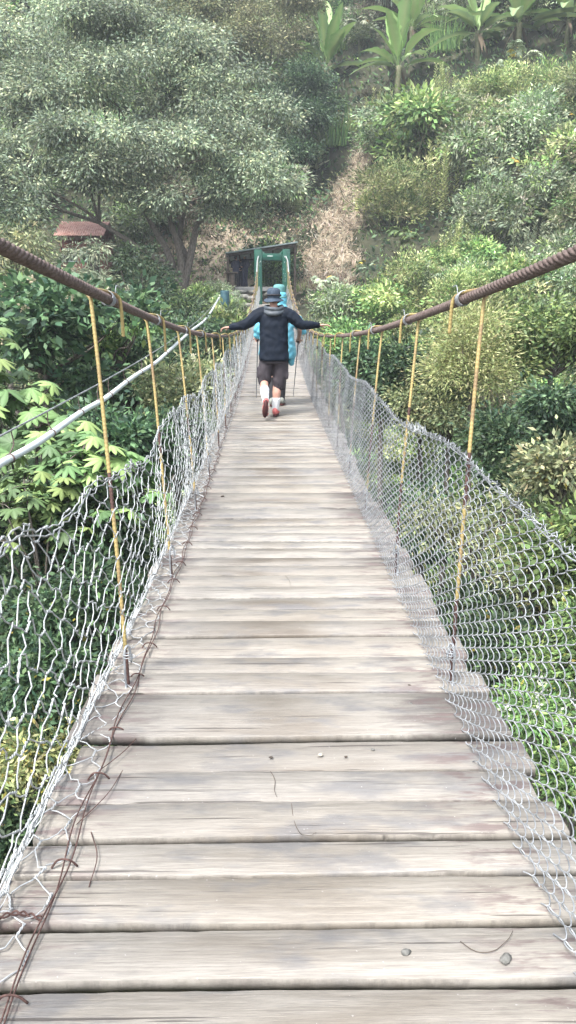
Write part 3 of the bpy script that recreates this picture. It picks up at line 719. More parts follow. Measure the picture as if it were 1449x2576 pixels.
for iy, py in enumerate(np.arange(-130, 1500, SP * .72)):
    for px in np.arange(-260 + (iy % 2) * SP / 2, 1760, SP):
        x = px + rng.uniform(-.35, .35) * SP; y = py + rng.uniform(-.3, .3) * SP
        if in_strip(x, y, 1.7) or in_strip(x, y - 25, 1.55) or in_strip(x, y - 50, 1.3) or (530 < x < 800 and 560 < y < 1500): continue
        if 430 < x < 600 and 640 < y < 790: continue
        if 70 < x < 320 and 490 < y < 860: continue
        q = hit(x, y, 12)
        if q is None or q[1] > 150: continue
        if q[1] < 52 and -7.5 < q[0] < 2.2 and q[1] > 34: continue
        if y > 900 and rng.random() < .35: continue
        if any(abs(x - kx) < 75 and -60 < y - ky < 75 for kx, ky, ks in KEEP if ks > 85 and ky < 700): continue
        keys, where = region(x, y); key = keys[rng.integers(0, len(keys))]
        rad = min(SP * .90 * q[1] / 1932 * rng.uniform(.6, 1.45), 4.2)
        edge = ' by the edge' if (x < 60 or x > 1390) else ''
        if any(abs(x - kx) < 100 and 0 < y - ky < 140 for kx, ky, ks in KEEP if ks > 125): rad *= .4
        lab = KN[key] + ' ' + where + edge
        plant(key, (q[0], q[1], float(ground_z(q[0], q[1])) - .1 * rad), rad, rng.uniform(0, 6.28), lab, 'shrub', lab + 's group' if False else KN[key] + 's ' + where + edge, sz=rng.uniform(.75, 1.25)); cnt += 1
print('shrubs', cnt)

rb = np.random.default_rng(78)
for k in range(110):
    px = rb.uniform(760, 1500); py = rb.uniform(120, 850)
    if in_strip(px, py, 1.5) or in_strip(px, py - 30, 1.4): continue
    if any(abs(px - kx) < 70 and -60 < py - ky < 90 for kx, ky, ks in KEEP): continue
    q = hit(px, py, 22)
    if q is None: continue
    key = ['spire_a', 'spire_c', 'castor_a', 'castor_b', 'reed_b', 'spire_c', 'reed_a'][rb.integers(0, 7)]; h_ = {'spir': 2.0, 'cast': 2.4, 'reed': 1.8}[key[:4]]
    nm_ = PROTO[key][0].replace('_', ' '); wh = ' high on the right slope' if py < 380 else (' low on the right slope' if py > 620 else ' half way up the right slope')
    plant(key, (q[0], q[1], float(ground_z(q[0], q[1]))), rb.uniform(70, 120) * q[1] / 1932 / h_, rb.uniform(0, 6.28), nm_ + ' rising between the shrubs' + wh, 'plant', nm_ + 's' + wh)
rb = np.random.default_rng(77)
for k, (px, Y, sc_, key) in enumerate(((560, 34.6, .8, 'reed_a'), (582, 34.4, .85, 'bush_a'), (540, 34.8, .9, 'grey_b'), (605, 34.6, .8, 'reed_a'))):
    q = P(px, 790, Y); zt__ = P(px, 766, Y)[2]; g_ = float(ground_z(q[0], Y)); H_ = {'reed': 1.75, 'bush': 1.5, 'grey': 1.9}[key[:4]]
    plant(key, (q[0], Y, g_), max(.5, (zt__ - g_) / H_), k * 1.7, ['reeds in front of the teal block', 'green bush at the foot of the teal block', 'grey green shrub left of the teal block', 'reeds between the teal block and the netting'][k], 'plant')
for k in range(120):
    left = k < 75; x = rb.uniform(-9.5, -1.7) if left else rb.uniform(1.9, 8); y = rb.uniform(29, 39.5) if left else rb.uniform(29, 38)
    key = ['reed_a', 'reed_a', 'bush_a', 'grey_b', 'tuft_b'][rb.integers(0, 5)] if left else ['reed_a', 'reed_b', 'bush_b', 'castor_a', 'tuft_b'][rb.integers(0, 5)]
    nm_ = PROTO[key][0].replace('_', ' ') ; sc_ = {'reed': .62, 'bush': .75, 'grey': .7, 'tuft': 1.5, 'cast': .5}[key[:4]] * rb.uniform(.7, 1.2)
    plant(key, (x, y, float(ground_z(x, y))), sc_, rb.uniform(0, 6.28), nm_ + (' on the bank left of the bridge end' if left else ' on the bank right of the bridge end'), 'plant', nm_ + 's ' + ('left' if left else 'right') + ' of the bridge end')
for k, (px, Y, sc_) in enumerate(((676, 45.5, 1.1), (702, 45.2, 1.2), (690, 46.5, 1.5))):
    q = P(px, 730, Y); plant('dark_a', (q[0], Y, float(ground_z(q[0], Y))), sc_, k * 2., 'dark bush filling the view through the tower opening', 'bush', 'dark bushes behind the tower')
rb = np.random.default_rng(79)
for k in range(120):
    left = k % 2 == 0; x = (-1 if left else 1) * rb.uniform(1.2, 15); y = rb.uniform(1.0, 26); key = ['dark_a', 'dark_b', 'dark_a', 'bush_b', 'reed_a'][rb.integers(0, 5)]
    nm_ = KN.get(key, 'reed clump'); sc_ = rb.uniform(.7, 1.5) * (.8 if key == 'reed_a' else 1)
    plant(key, (x, y, float(ground_z(x, y)) - .1), sc_, rb.uniform(0, 6.28), nm_ + ' deep in the valley ' + ('left' if left else 'right') + ' of the bridge', 'shrub', nm_ + 's in the valley ' + ('left' if left else 'right'))
# ground cover: low leaves and litter on the land, one object each
def ground_cover(name, n, sel, pal, L, W, seed, up=.3, flat=.0, lift=.25, ymin=12, ymax=130):
    rg = np.random.default_rng(seed); y = np.exp(rg.uniform(math.log(ymin), math.log(ymax), n)); x = rg.uniform(-.62, .62, n) * (y + 8)
    k = sel(x, y); x = x[k]; y = y[k]; n = len(x)
    z = ground_z(x, y) + .12 * wave(x * 6, y * 6) + rg.random(n) ** 2 * lift
    d = unit(rg.normal(size=(n, 3)) * np.array([1, 1, .6]) + np.array([0, 0, flat])); s = np.clip(y / 30, .6, 2.2) * rg.uniform(.6, 1.4, n)
    V, F, T = leaves(np.stack([x, y, z], 1), d, L * s, L * s * W, tints(pal, n, rg, .25), up=up, rg=rg)
    o = mesh_np(name, V, F, M['leaf'], tint=T); tag(o, kind='stuff'); return o
def strip_mask(x, y):
    z = ground_z(x, y); q = np.stack([x, y, z], 1) @ CM; px = 724.5 + 1932 * q[:, 0] / -q[:, 2]; py = 1288 - 1932 * q[:, 1] / -q[:, 2]
    c = np.interp(-py, -STRIP[:, 1], STRIP[:, 0]); w = np.interp(-py, -STRIP[:, 1], STRW) * (1 + .25 * np.sin(py * .07) + .15 * np.sin(py * .19))
    return (np.abs(px - c) < w) & (py < 745) & (py > 365) & (y > 30)
bank = lambda x, y: (y > 40) & (y < 50) & (x > -7.5) & (x < -1.0)
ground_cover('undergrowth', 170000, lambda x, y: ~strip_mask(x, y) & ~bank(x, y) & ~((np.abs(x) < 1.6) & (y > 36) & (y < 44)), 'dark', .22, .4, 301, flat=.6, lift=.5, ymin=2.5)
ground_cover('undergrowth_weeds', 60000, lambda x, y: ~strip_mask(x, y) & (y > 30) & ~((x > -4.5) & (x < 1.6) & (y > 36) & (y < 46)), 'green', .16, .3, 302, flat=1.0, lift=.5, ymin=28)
def ground_cover_box(name, n, x0, x1, y0, y1, sel, pal, L, W, seed, flat, lift, up=.3):
    rg = np.random.default_rng(seed); x = rg.uniform(x0, x1, n); y = rg.uniform(y0, y1, n); k = sel(x, y); x = x[k]; y = y[k]; n = len(x)
    z = ground_z(x, y) + .12 * wave(x * 6, y * 6) + rg.random(n) ** 2 * lift; d = unit(rg.normal(size=(n, 3)) + np.array([0, 0, flat]))
    s = rg.uniform(.5, 1.5, n); V, F, T = leaves(np.stack([x, y, z], 1), d, L * s, W * s, tints(pal, n, rg, .3), up=up, rg=rg)
    tag(mesh_np(name, V, F, M['leaf'], tint=T), kind='stuff')
def dry_slope():
    xs = np.arange(0, 14, .35); ys = np.arange(36, 76, .35); X, Y = np.meshgrid(xs, ys); mk = strip_mask(X.ravel(), Y.ravel()).reshape(X.shape)
    Z = ground_z(X, Y) + .12 * wave(X * 6, Y * 6) + .05 + .03 * np.sin(X * 5 + Y * 3); nx = len(xs); F = []
    for j in range(len(ys) - 1):
        for i in range(nx - 1):
            if mk[j, i] and mk[j + 1, i + 1] and mk[j, i + 1] and mk[j + 1, i]: F.append([j * nx + i, j * nx + i + 1, (j + 1) * nx + i + 1, (j + 1) * nx + i])
    o = mesh_np('dry_ground', np.stack([X, Y, Z], -1).reshape(-1, 3), np.array(F), M['straw'], smooth=True); tag(o, kind='structure')
dry_slope()
def bare_bank():
    xs = np.arange(-8.5, .8, .3); ys = np.arange(43.2, 54, .3); X, Y = np.meshgrid(xs, ys); Z = ground_z(X, Y) + .12 * wave(X * 6, Y * 6) + .05; nx = len(xs)
    a = (np.arange(len(ys) - 1)[:, None] * nx + np.arange(nx - 1)[None]).ravel(); o = mesh_np('bank_ground', np.stack([X, Y, Z], -1).reshape(-1, 3), np.stack([a, a + 1, a + nx + 1, a + nx], 1), M['straw'], smooth=True); tag(o, kind='structure')
bare_bank()
ground_cover_box('dry_grass', 110000, 0, 14, 36, 75, strip_mask, 'straw', .42, .03, 303, .15, .25)
ground_cover_box('cut_straw', 60000, 0, 14, 36, 75, strip_mask, 'brown', .30, .05, 305, .0, .12)
ground_cover_box('leaf_litter', 18000, -7.5, 4, 40, 58, lambda x, y: ~strip_mask(x, y) & ~((x > -3.2) & (y < 47) & (y > 41)), 'brown', .20, .06, 304, .2, .3)
ground_cover_box('fallen_leaves', 12000, -7.5, 4, 40, 58, lambda x, y: ~strip_mask(x, y) & ~((x > -3.2) & (y < 47) & (y > 41)), 'straw', .18, .07, 306, .2, .2)

# ================================================================== THE BRIDGE
YE = 38.2
bridge = empty('suspension_bridge', (0, 0, 0), 'narrow wooden footbridge hanging from two rusty cables and yellow rods', 'footbridge')
def deck_material():
    m, nt, b = mat('weathered_planks')
    at = N(nt, 'ShaderNodeAttribute', attribute_name='tint')      # r,g,b = random numbers of the plank
    sp = N(nt, 'ShaderNodeSeparateColor'); nt.links.new(at.outputs['Color'], sp.inputs[0])
    r1, r2, r3 = sp.outputs
    co = N(nt, 'ShaderNodeTexCoord').outputs['Object']
    sx = N(nt, 'ShaderNodeSeparateXYZ'); nt.links.new(co, sx.inputs[0])
    off = N(nt, 'ShaderNodeCombineXYZ')
    nt.links.new(math_(nt, 'MULTIPLY', r1, 37.), off.inputs[0]); nt.links.new(math_(nt, 'MULTIPLY', r2, 53.), off.inputs[1]); nt.links.new(math_(nt, 'MULTIPLY', r3, 11.), off.inputs[2])
    ax = math_(nt, 'ABSOLUTE', sx.outputs[0])
    grain = noise(nt, co, 1, 8, .72, (3.6, 95, 8), off.outputs[0])
    fine = noise(nt, co, 1, 5, .75, (14, 420, 8), off.outputs[0])
    broad = noise(nt, co, 1, 3, .5, (1.3, 5, 3), off.outputs[0])
    blot = noise(nt, co, 1, 4, .6, (3.5, 9, 3), off.outputs[0])
    blot2 = noise(nt, co, 1, 5, .65, (4.5, 22, 3), off.outputs[0])
    c = mixc(nt, ramp(nt, grain, .28, .66), (.172, .158, .136), (.352, .332, .298))
    c = mixc(nt, ramp(nt, r1, .0, 1, 0, .45), c, (.25, .215, .165)); c = mixc(nt, ramp(nt, r2, .2, 1, 0, .4), c, (.13, .122, .112))                                     # plank tone
    # wet brown bands where feet pass
    mid = ramp(nt, math_(nt, 'ADD', ax, math_(nt, 'MULTIPLY', blot, .35)), .30, .62, 1, 0)
    wet = math_(nt, 'MULTIPLY', mid, ramp(nt, broad, .44, .62, 0, .75))
    wet = math_(nt, 'MULTIPLY', wet, ramp(nt, r2, .1, .9, .5, 1))
    c = mixc(nt, wet, c, (.105, .082, .058))
    # grey soaked patches
    gz = math_(nt, 'MULTIPLY', ramp(nt, blot, .52, .66, 0, .8), ramp(nt, grain, .3, .6, .5, 1)); c = mixc(nt, gz, c, (.125, .125, .13))
    # dark ends on some planks
    ends = math_(nt, 'MULTIPLY', ramp(nt, math_(nt, 'ADD', ax, math_(nt, 'MULTIPLY', blot2, .5)), .66, .90), ramp(nt, r3, .72, .86)); c = mixc(nt, math_(nt, 'MULTIPLY', ends, ramp(nt, grain, .3, .62, .95, .45)), c, (.045, .04, .038))
    # old red paint / rust bleeding near the edges
    rd = math_(nt, 'MULTIPLY', ramp(nt, ax, .42, .62), ramp(nt, blot2, .51, .60, 0, .8)); c = mixc(nt, rd, c, (.12, .086, .083))
    # cracks along the grain
    crack = ramp(nt, noise(nt, co, 1, 3, .5, (1.6, 85, 3), off.outputs[0]), .325, .352, 1, 0); c = mixc(nt, math_(nt, 'MULTIPLY', crack, .8), c, (.045, .038, .034))
    c = mixc(nt, ramp(nt, fine, .38, .56, .38, 0), c, (.07, .06, .055))
    c = mixc(nt, ramp(nt, noise(nt, co, 90, 2), .73, .77, 0, .6), c, (.42, .41, .40))
    nt.links.new(c, b.inputs['Base Color'])
    ro = math_(nt, 'SUBTRACT', ramp(nt, grain, .3, .7, .50, .66), math_(nt, 'MULTIPLY', wet, .3)); nt.links.new(ro, b.inputs['Roughness'])
    b.inputs['Specular IOR Level'].default_value = .5
    h = math_(nt, 'SUBTRACT', math_(nt, 'ADD', grain, math_(nt, 'MULTIPLY', fine, .35)), math_(nt, 'MULTIPLY', crack, 1.2))
    bump(nt, b, h, .55, .005)
    return m
M['deck'] = deck_material()
def ydeck(pyD):    # photo row of a plank joint -> distance along the deck
    ys = np.linspace(.9, 14, 6000); v = np.stack([ys * 0 - 0.0, ys, deck_z(ys)], 1) @ CM
    rows = 1288 + 1932 * v[:, 1] / v[:, 2]; return float(np.interp(-pyD, -rows[::1], ys)) if rows[0] < rows[-1] else float(np.interp(pyD, rows[::-1], ys[::-1]))
joints = [2481, 2333, 2207, 2111, 2019, 1943, 1867, 1749, 1700, 1653, 1606, 1567, 1534, 1502, 1475, 1448, 1425, 1402, 1381, 1362, 1342, 1320, 1304, 1281, 1262, 1241, 1218, 1196, 1179, 1163, 1145]
JY = [ydeck(j) for j in joints]
pre = [JY[0]]
while pre[-1] > -4: pre.append(pre[-1] - rng.uniform(.17, .24))
JY = pre[::-1] + JY[1:]
while JY[-1] < YE: JY.append(JY[-1] + rng.uniform(.13, .22))
mb = MB(); TT = []
special = {1867: .016, 1749: .013, 1606: .014, 2333: .007, 2481: .006}
sy = {round(ydeck(k), 3): v for k, v in special.items()}
for a, b_ in zip(JY[:-1], JY[1:]):
    near = a < 9; nx = 44 if near else 10
    up = sy.get(round(a, 3), rng.uniform(-.004, .006)); gap = rng.uniform(.013, .022)
    if round(a, 3) in sy: gap = .022
    hw = .80
    l = cx(a) - hw - rng.uniform(-.02, .035) ; r_ = cx(a) + hw + rng.uniform(-.02, .035)
    if abs(a - ydeck(1943)) < .01: l += .06
    x = np.linspace(l, r_, nx); 
    e0 = a + gap / 2 + .0035 * np.sin(x * rng.uniform(2, 5) + rng.uniform(0, 6)) + rng.normal(size=nx) * .0008; e1 = b_ - gap / 2 + .0035 * np.sin(x * rng.uniform(2, 5) + rng.uniform(0, 6)) + rng.normal(size=nx) * .0008
    if not near: e1 = e1 - .003; 
    zt = deck_z((a + b_) / 2) + up + rng.normal() * .0015 + .003 * np.sin(x * 2 + rng.uniform(0, 6)); tilt = rng.normal() * .004
    sl = float(deck_z(b_) - deck_z(a)) / 2
    th = .038; bv = .004
    prof = [(0, -th, 0), (0, -bv, 0), (bv, 0, 0), (.5, .0015, 1), (-bv, 0, 2), (0, -bv, 2), (0, -th, 2)]
    V = []
    for (o_, dz, w) in prof:
        yy = e0 + o_ if w == 0 else ((e0 + e1) / 2 if w == 1 else e1 + o_)
        f = {0: -1, 1: 0, 2: 1}[w]; V.append(np.stack([x, yy, zt + dz + f * (sl + tilt)], 1))
    V = np.stack(V, 0); m_ = 7; V = V.reshape(-1, 3); F = []
    for j in range(m_ - 1):
        for i in range(nx - 1): F.append([j * nx + i, j * nx + i + 1, (j + 1) * nx + i + 1, (j + 1) * nx + i])
    for i in range(nx - 1): F.append([(m_ - 1) * nx + i, (m_ - 1) * nx + i + 1, i + 1, i])
    for i in (0, nx - 1):
        F.append([0 * nx + i, 1 * nx + i, 5 * nx + i, 6 * nx + i]); F.append([1 * nx + i, 2 * nx + i, 4 * nx + i, 5 * nx + i]); F.append([2 * nx + i, 3 * nx + i, 4 * nx + i, -1])
    mb.add(V, np.array(F)); rr = rng.random(3)
    if abs(a - ydeck(1867)) < .01: rr[2] = .95
    elif a < 4.6: rr[2] *= .7
    TT.append(np.broadcast_to(rr, (len(V), 3)))
deck = mb.build('deck', M['deck'], bridge)
at = deck.data.color_attributes.new('tint', 'FLOAT_COLOR', 'POINT'); c4 = np.ones((mb.n, 4), np.float32); c4[:, :3] = np.vstack(TT); at.data.foreach_set('color', c4.ravel())
# joists and cross beams under the planks
yy = np.linspace(-4, YE, 90)
for s in (-1, 1):
    t = MB(); t.tube(np.stack([cx(yy) + s * .60, yy, deck_z(yy) - .075], 1), .03, 8); t.build('floor_cable', M['rust'], bridge, smooth=True)

def hang_y():
    return [3.30, 4.75, 6.30, 7.62, 9.0, 10.3, 11.6] + list(np.arange(12.9, 37, 1.3))
HY = hang_y()
for y in [.3, 1.75] + HY:
    t = MB(); t.box((cx(y), y, deck_z(y) - .14), (1.72, .09, .07)); t.build('crossbeam', M['darkwood'], bridge)
# main cables, strands modelled
def cable(side, y0, y1, dy, r, n=7, lead=.075, K=42):
    y = np.arange(y0, y1, dy); c = np.stack([cx(y) + side * cab_half(y), y, cab_z(y)], 1)
    th = np.arange(K) * 2 * math.pi / K; T = np.gradient(c, axis=0); T = unit(T); A = unit(np.cross(T, np.array([0, 0, 1.]))); B = np.cross(A, T)
    ph = 2 * math.pi * y / lead
    s = np.abs(np.sin(n * th[None] / 2 + ph[:, None] * side / 1.0))
    rr = r * (1 - .30 * (1 - s) ** 1.8)
    V = c[:, None] + rr[..., None] * (A[:, None] * np.cos(th)[None, :, None] + B[:, None] * np.sin(th)[None, :, None])
    i = np.arange(K); b = np.arange(len(y) - 1)[:, None] * K
    F = np.stack([b + i, b + (i + 1) % K, b + K + (i + 1) % K, b + K + i], -1).reshape(-1, 4); return V.reshape(-1, 3), F
for side in (-1, 1):
    V, F = cable(side, .8, 9, .0019, .0225, n=6, lead=.084, K=36); V2, F2 = cable(side, 8.99, 39.0, .25, .019, lead=3.3, K=12)
    V3, F3 = cable(side, -3, .81, .1, .021, lead=3, K=12); mb = MB(); mb.add(V, F); mb.add(V2, F2); mb.add(V3, F3); mb.build('main_cable', M['rust'], bridge, smooth=True)['label'] = ('left' if side < 0 else 'right') + ' thick rusty twisted steel cable'
# hangers: a painted rebar that rises to the cable, wraps over it and ends in a short tail, tied with wire
def hanger(side, y, full=True):
    yb_ = y - .35 * float(sstep(30, 5, y) if False else max(0, 1 - y / 40)); x0 = cx(yb_) + side * .672; xc = cx(y) + side * cab_half(y); zc = float(cab_z(y)); zd = float(deck_z(yb_)); jx = rng.normal() * .008
    g = .34 * rng.uniform(.85, 1.15) if y < 12 else .2; tl = rng.uniform(.13, .21)
    xc2 = cx(y + g) + side * cab_half(y + g); zc2 = float(cab_z(y + g))
    rod = np.vstack([smooth_path([(x0, yb_, zd - .12), (x0 * .7 + xc * .3 + jx * .4, yb_ * .7 + y * .3, zd * .7 + zc * .3), (x0 * .25 + xc * .75 + side * .004, yb_ * .25 + y * .75, zd * .25 + zc * .75), (xc + side * .010, y, zc - .028)], 16),
                     smooth_path([(xc + side * .034, y + .02, zc), (xc + side * .034, y + g * .35, zc + .018), (xc2, y + g * .75, zc2 + .034), (xc2 - side * .03, y + g * .97, zc2 + .018), (xc2 - side * .042, y + g, zc2 - .02), (xc2 - side * .046 , y + g + .01, zc2 - tl)], 20)])
    h = MB(); r0 = .0078 if y < 12 else .0075
    if y < 7:   # rebar ribs
        d = np.linalg.norm(np.diff(rod, axis=0), axis=1); s = np.concatenate([[0], np.cumsum(d)]); n = int(s[-1] / .0045); u = np.linspace(0, s[-1], n)
        rod = np.stack([np.interp(u, s, rod[:, k]) for k in range(3)], 1); rad = r0 * (1 + .13 * (np.sin(u * 2 * math.pi / .018) > .2))
    else: rad = r0
    h.tube(rod, rad, 8); o = h.build('hanger', [M['yellow'], M['rustdark']], bridge, smooth=True)
    ph_ = rng.uniform(0, 6)
    for pl in o.data.polygons:
        zz = pl.center.z - zd
        if zz < 1.0 and (math.sin(zz * 9 + ph_) + .6 * math.sin(zz * 23 + ph_ * 2) > (.1 if side > 0 else .7) or zz < .16): pl.material_index = 1
    if y < 8:
        w = MB(); th = np.linspace(0, 5 * 2 * math.pi, 90); ym = y + g * .86; yv = ym + (th / th[-1] - .5) * .07; rr = .024 + .011 * np.abs(np.sin(th * .5))
        w.tube(np.stack([cx(yv) + side * cab_half(yv) + rr * np.cos(th), yv, cab_z(yv) + rr * np.sin(th) + .004], 1), .0022, 5)
        e = np.array([xc2 - side * .03, ym, zc2 + .03]); w.tube(smooth_path([e, e + (0, .03, .035), e + (-.01 * side, .06, .03)], 6), .0022, 5)
        w.build('tie_wire', M['zincdull'], o, smooth=True)
    if y < 8:
        k = MB(); k.tube(smooth_path([(x0 + side * .012, yb_ - .01, zd + .005), (x0 + side * .012, yb_ - .008, zd + .17), (x0 - side * .004, yb_ + .01, zd + .19), (x0 - side * .012, yb_ + .012, zd + .12)], 12), 0.005, 7)
        k.tube(np.array([(x0 + .02 * math.cos(t), yb_ + .02 * math.sin(t), zd + .14 + .002 * t) for t in np.linspace(0, 12, 40)]), .0022, 5)
        k.build('anchor_hook', M['zincdull'], o, smooth=True)
for side in (-1, 1):
    for y in HY: hanger(side, y)

# ------------------------------------------------------------------ green steel tower at the far end
TY = 38.4; tw = MB()
def px2(px, py, Y=TY): q = P(px, py, Y); return q
base_z = float(deck_z(TY)) - .1
for nm, x0, x1, zt in (('post', 640, 659.5, 628), ('post', 710, 730, 627)):
    a = px2(x0, 700)[0]; b = px2(x1, 700)[0]; top = px2(650, zt)[2]; w = b - a
    t = MB(); t.box(((a + b) / 2, TY, (base_z - .6 + top) / 2), (w, .34, top - base_z + .6), bev=.012)
    o = t.build('tower_post', M['greenpaint'], bridge)
    c = MB()
    for k in range(16):
        zz = rng.uniform(base_z + .3, top - .3); xx = rng.uniform(a + .03, b - .03); c.ball((xx, TY - .172, zz), (rng.uniform(.008, .02), .004, rng.uniform(.01, .04)), 6, 4, jit=.3)
    c.build('chipped_paint', M['chip'], o)
la = px2(659.5, 700)[0]; lb_ = px2(710, 700)[0]; zt = px2(685, 638)[2]; zb = px2(685, 656)[2]
t = MB(); t.box(((la + lb_) / 2, TY, (zt + zb) / 2), (lb_ - la, .26, zt - zb), bev=.01)
for s, x in ((1, la), (-1, lb_)): # corner gussets
    t.add([(x, TY - .1, zt - .002), (x + s * .16, TY - .1, zt - .002), (x, TY - .1, zt + .13), (x, TY + .1, zt - .002), (x + s * .16, TY + .1, zt - .002), (x, TY + .1, zt + .13)], [[0, 1, 2, -1], [3, 5, 4, -1], [1, 4, 5, 2], [0, 2, 5, 3]])
t.box(((la + lb_) / 2 - .1, TY - .133, (zt + zb) / 2 + .04), (.26, .006, .05), mi=1)
t.build('tower_crossbeam', [M['greenpaint'], M['chip']], bridge)
for side, xx in ((-1, 650), (1, 719)):       # pale back stays running down the posts
    q = px2(xx, 645, TY - .2); e = px2(xx + side * -5 + (0 if side < 0 else 2), 700, 33)
    t = MB(); t.tube(smooth_path([q, (cx(37) + side * .70, 37.0, float(cab_z(37))), (cx(34) + side * .67, 34, float(cab_z(34)) + .02)], 8), .028, 6); t.build('cable_end', M['zinc'], bridge, smooth=True)
t = MB()
t.box((float(cx(38.9)), 39.0, base_z - .35), (2.2, 1.6, .9)); t.build('abutment', M['concrete'], bridge)

# ================================================================== FENCES
def nz(y, v, k): return .5 * np.sin(y * 1.7 + k) + .3 * np.sin(y * 3.9 + v * 4 + k * 2) + .2 * np.sin(y * 8.3 - v * 7 + k)
RP = np.array([[.632, .012], [.642, .06], [.652, .28], [.68, .60], [.742, .93]])
LP = np.array([[.655, .02], [.72, .022], [.785, .024], [.742, .10], [.675, .28], [.662, .60], [.70, .95]])
def fence_pt(side, y, v):
    """v 0..1 along the cross-section from the deck edge to the top"""
    pf = RP if side > 0 else LP
    d = np.r_[0, np.cumsum(np.linalg.norm(np.diff(pf, axis=0), axis=1))]; d /= d[-1]
    lat = np.interp(v, d, pf[:, 0]); h = np.interp(v, d, pf[:, 1])
    k = 1. if side > 0 else 4.
    sh = np.clip(v * 1.6 - .3, 0, 1)
    far = 1 - .10 * sstep(6, 14, y)
    lat = lat * (1 - (.09 * sstep(6, 14, y))) + sh * .028 * nz(y, v, k) * (1.3 if side < 0 else .8)
    h = h * (1 + .04 * np.sin(y * 2.05 + k) * sh)
    if side < 0: h = h - .07 * sh * (np.cos((y - 3.0) * 2 * math.pi / 1.47) < 0) * np.abs(np.cos((y - 3.0) * 2 * math.pi / 1.47))
    return np.stack([cx(y) + side * lat, y + .0 * lat, deck_z(y) + h], -1)
def out_dir(side, v): 
    a = np.clip(v * 4 + (1 if side > 0 else 0), 0, 1); return np.stack([side * a, a * 0, 1 - a], -1)
# right: chain link, flattened spirals hooked into each other
def chainlink(y0, y1, cell, ch, seg, rad, K, seed):
    rg = np.random.default_rng(seed); n = int((y1 - y0) / cell); arc = .99; per = int(arc / ch); m = per * 2 * seg + 1
    u = y0 + (np.arange(n) + .5) * cell; t = np.linspace(0, per, m)[None] * np.ones((n, 1))
    ph = t * 2 * math.pi + math.pi * np.arange(n)[:, None]; tri = 2 / math.pi * np.arcsin(np.sin(ph)); lat = .62 * tri + .38 * np.sin(ph)
    if seg <= 2: lat = tri
    yv = u[:, None] + lat * (cell * .5 + .0022); v = (t / per) ** 1.12
    warp = .018 * np.sin(v * 9 + yv * 2.3) + .012 * np.sin(yv * 6.1 + v * 5)
    q = fence_pt(1, yv + warp * np.clip(v * 2, 0, 1), v); nrm = out_dir(1, v)
    q = q + nrm * (np.cos(ph) * .0095)[..., None]
    q[:, 0] += rg.normal(size=(n, 3)) * .006
    return sweep(q, rad, K)
fr = empty('chain_link_fence', (float(cx(3)) + .8, 3, float(deck_z(3))), 'grey chain link fence leaning out along the right edge of the footbridge', 'fence')
frl = np.array(fr.location)
def fbuild(name, parts, m, root, smooth=True):
    b = MB(); rl = np.array(root.location)
    for V, F in parts: b.add(np.asarray(V) - rl, F)
    return b.build(name, m, root, smooth)
fbuild('wire_mesh', [chainlink(.6, 9, .057, .053, 5, .0019, 5, 1), chainlink(9.0, 16, .060, .056, 2, .0022, 4, 2), chainlink(16, 37.9, .11, .10, 1, .0034, 3, 3)], M['zincdull'], fr)
# knuckled top edge: bent wire ends
pts = []; yv = np.arange(.62, 14, .031)
for i, y in enumerate(yv):
    b0 = fence_pt(1, np.array(y), np.array(.985)); a = rng.uniform(0, 6.28); k = rng.uniform(.35, .8)
    if abs(y - 4.3) < .25: k *= 3
    pts.append(np.array([b0, b0 + (rng.normal() * .006, .012, .012 * k), b0 + (rng.normal() * .010, .018 * k, .022 * k), b0 + (rng.normal() * .010, .024, .006 * k), b0 + (rng.normal() * .008, .028, -.008)]))
fbuild('knuckled_edge', [sweep(np.array(pts), .0017, 4)], M['zincdull'], fr)
yl = np.arange(.6, 37.9, .05); lace = fence_pt(1, yl, np.full(len(yl), .975)); lace += np.random.default_rng(5).normal(size=lace.shape) * .004
fbuild('lacing_wire', [sweep(lace[None], .0026, 5)], M['zincdull'], fr)

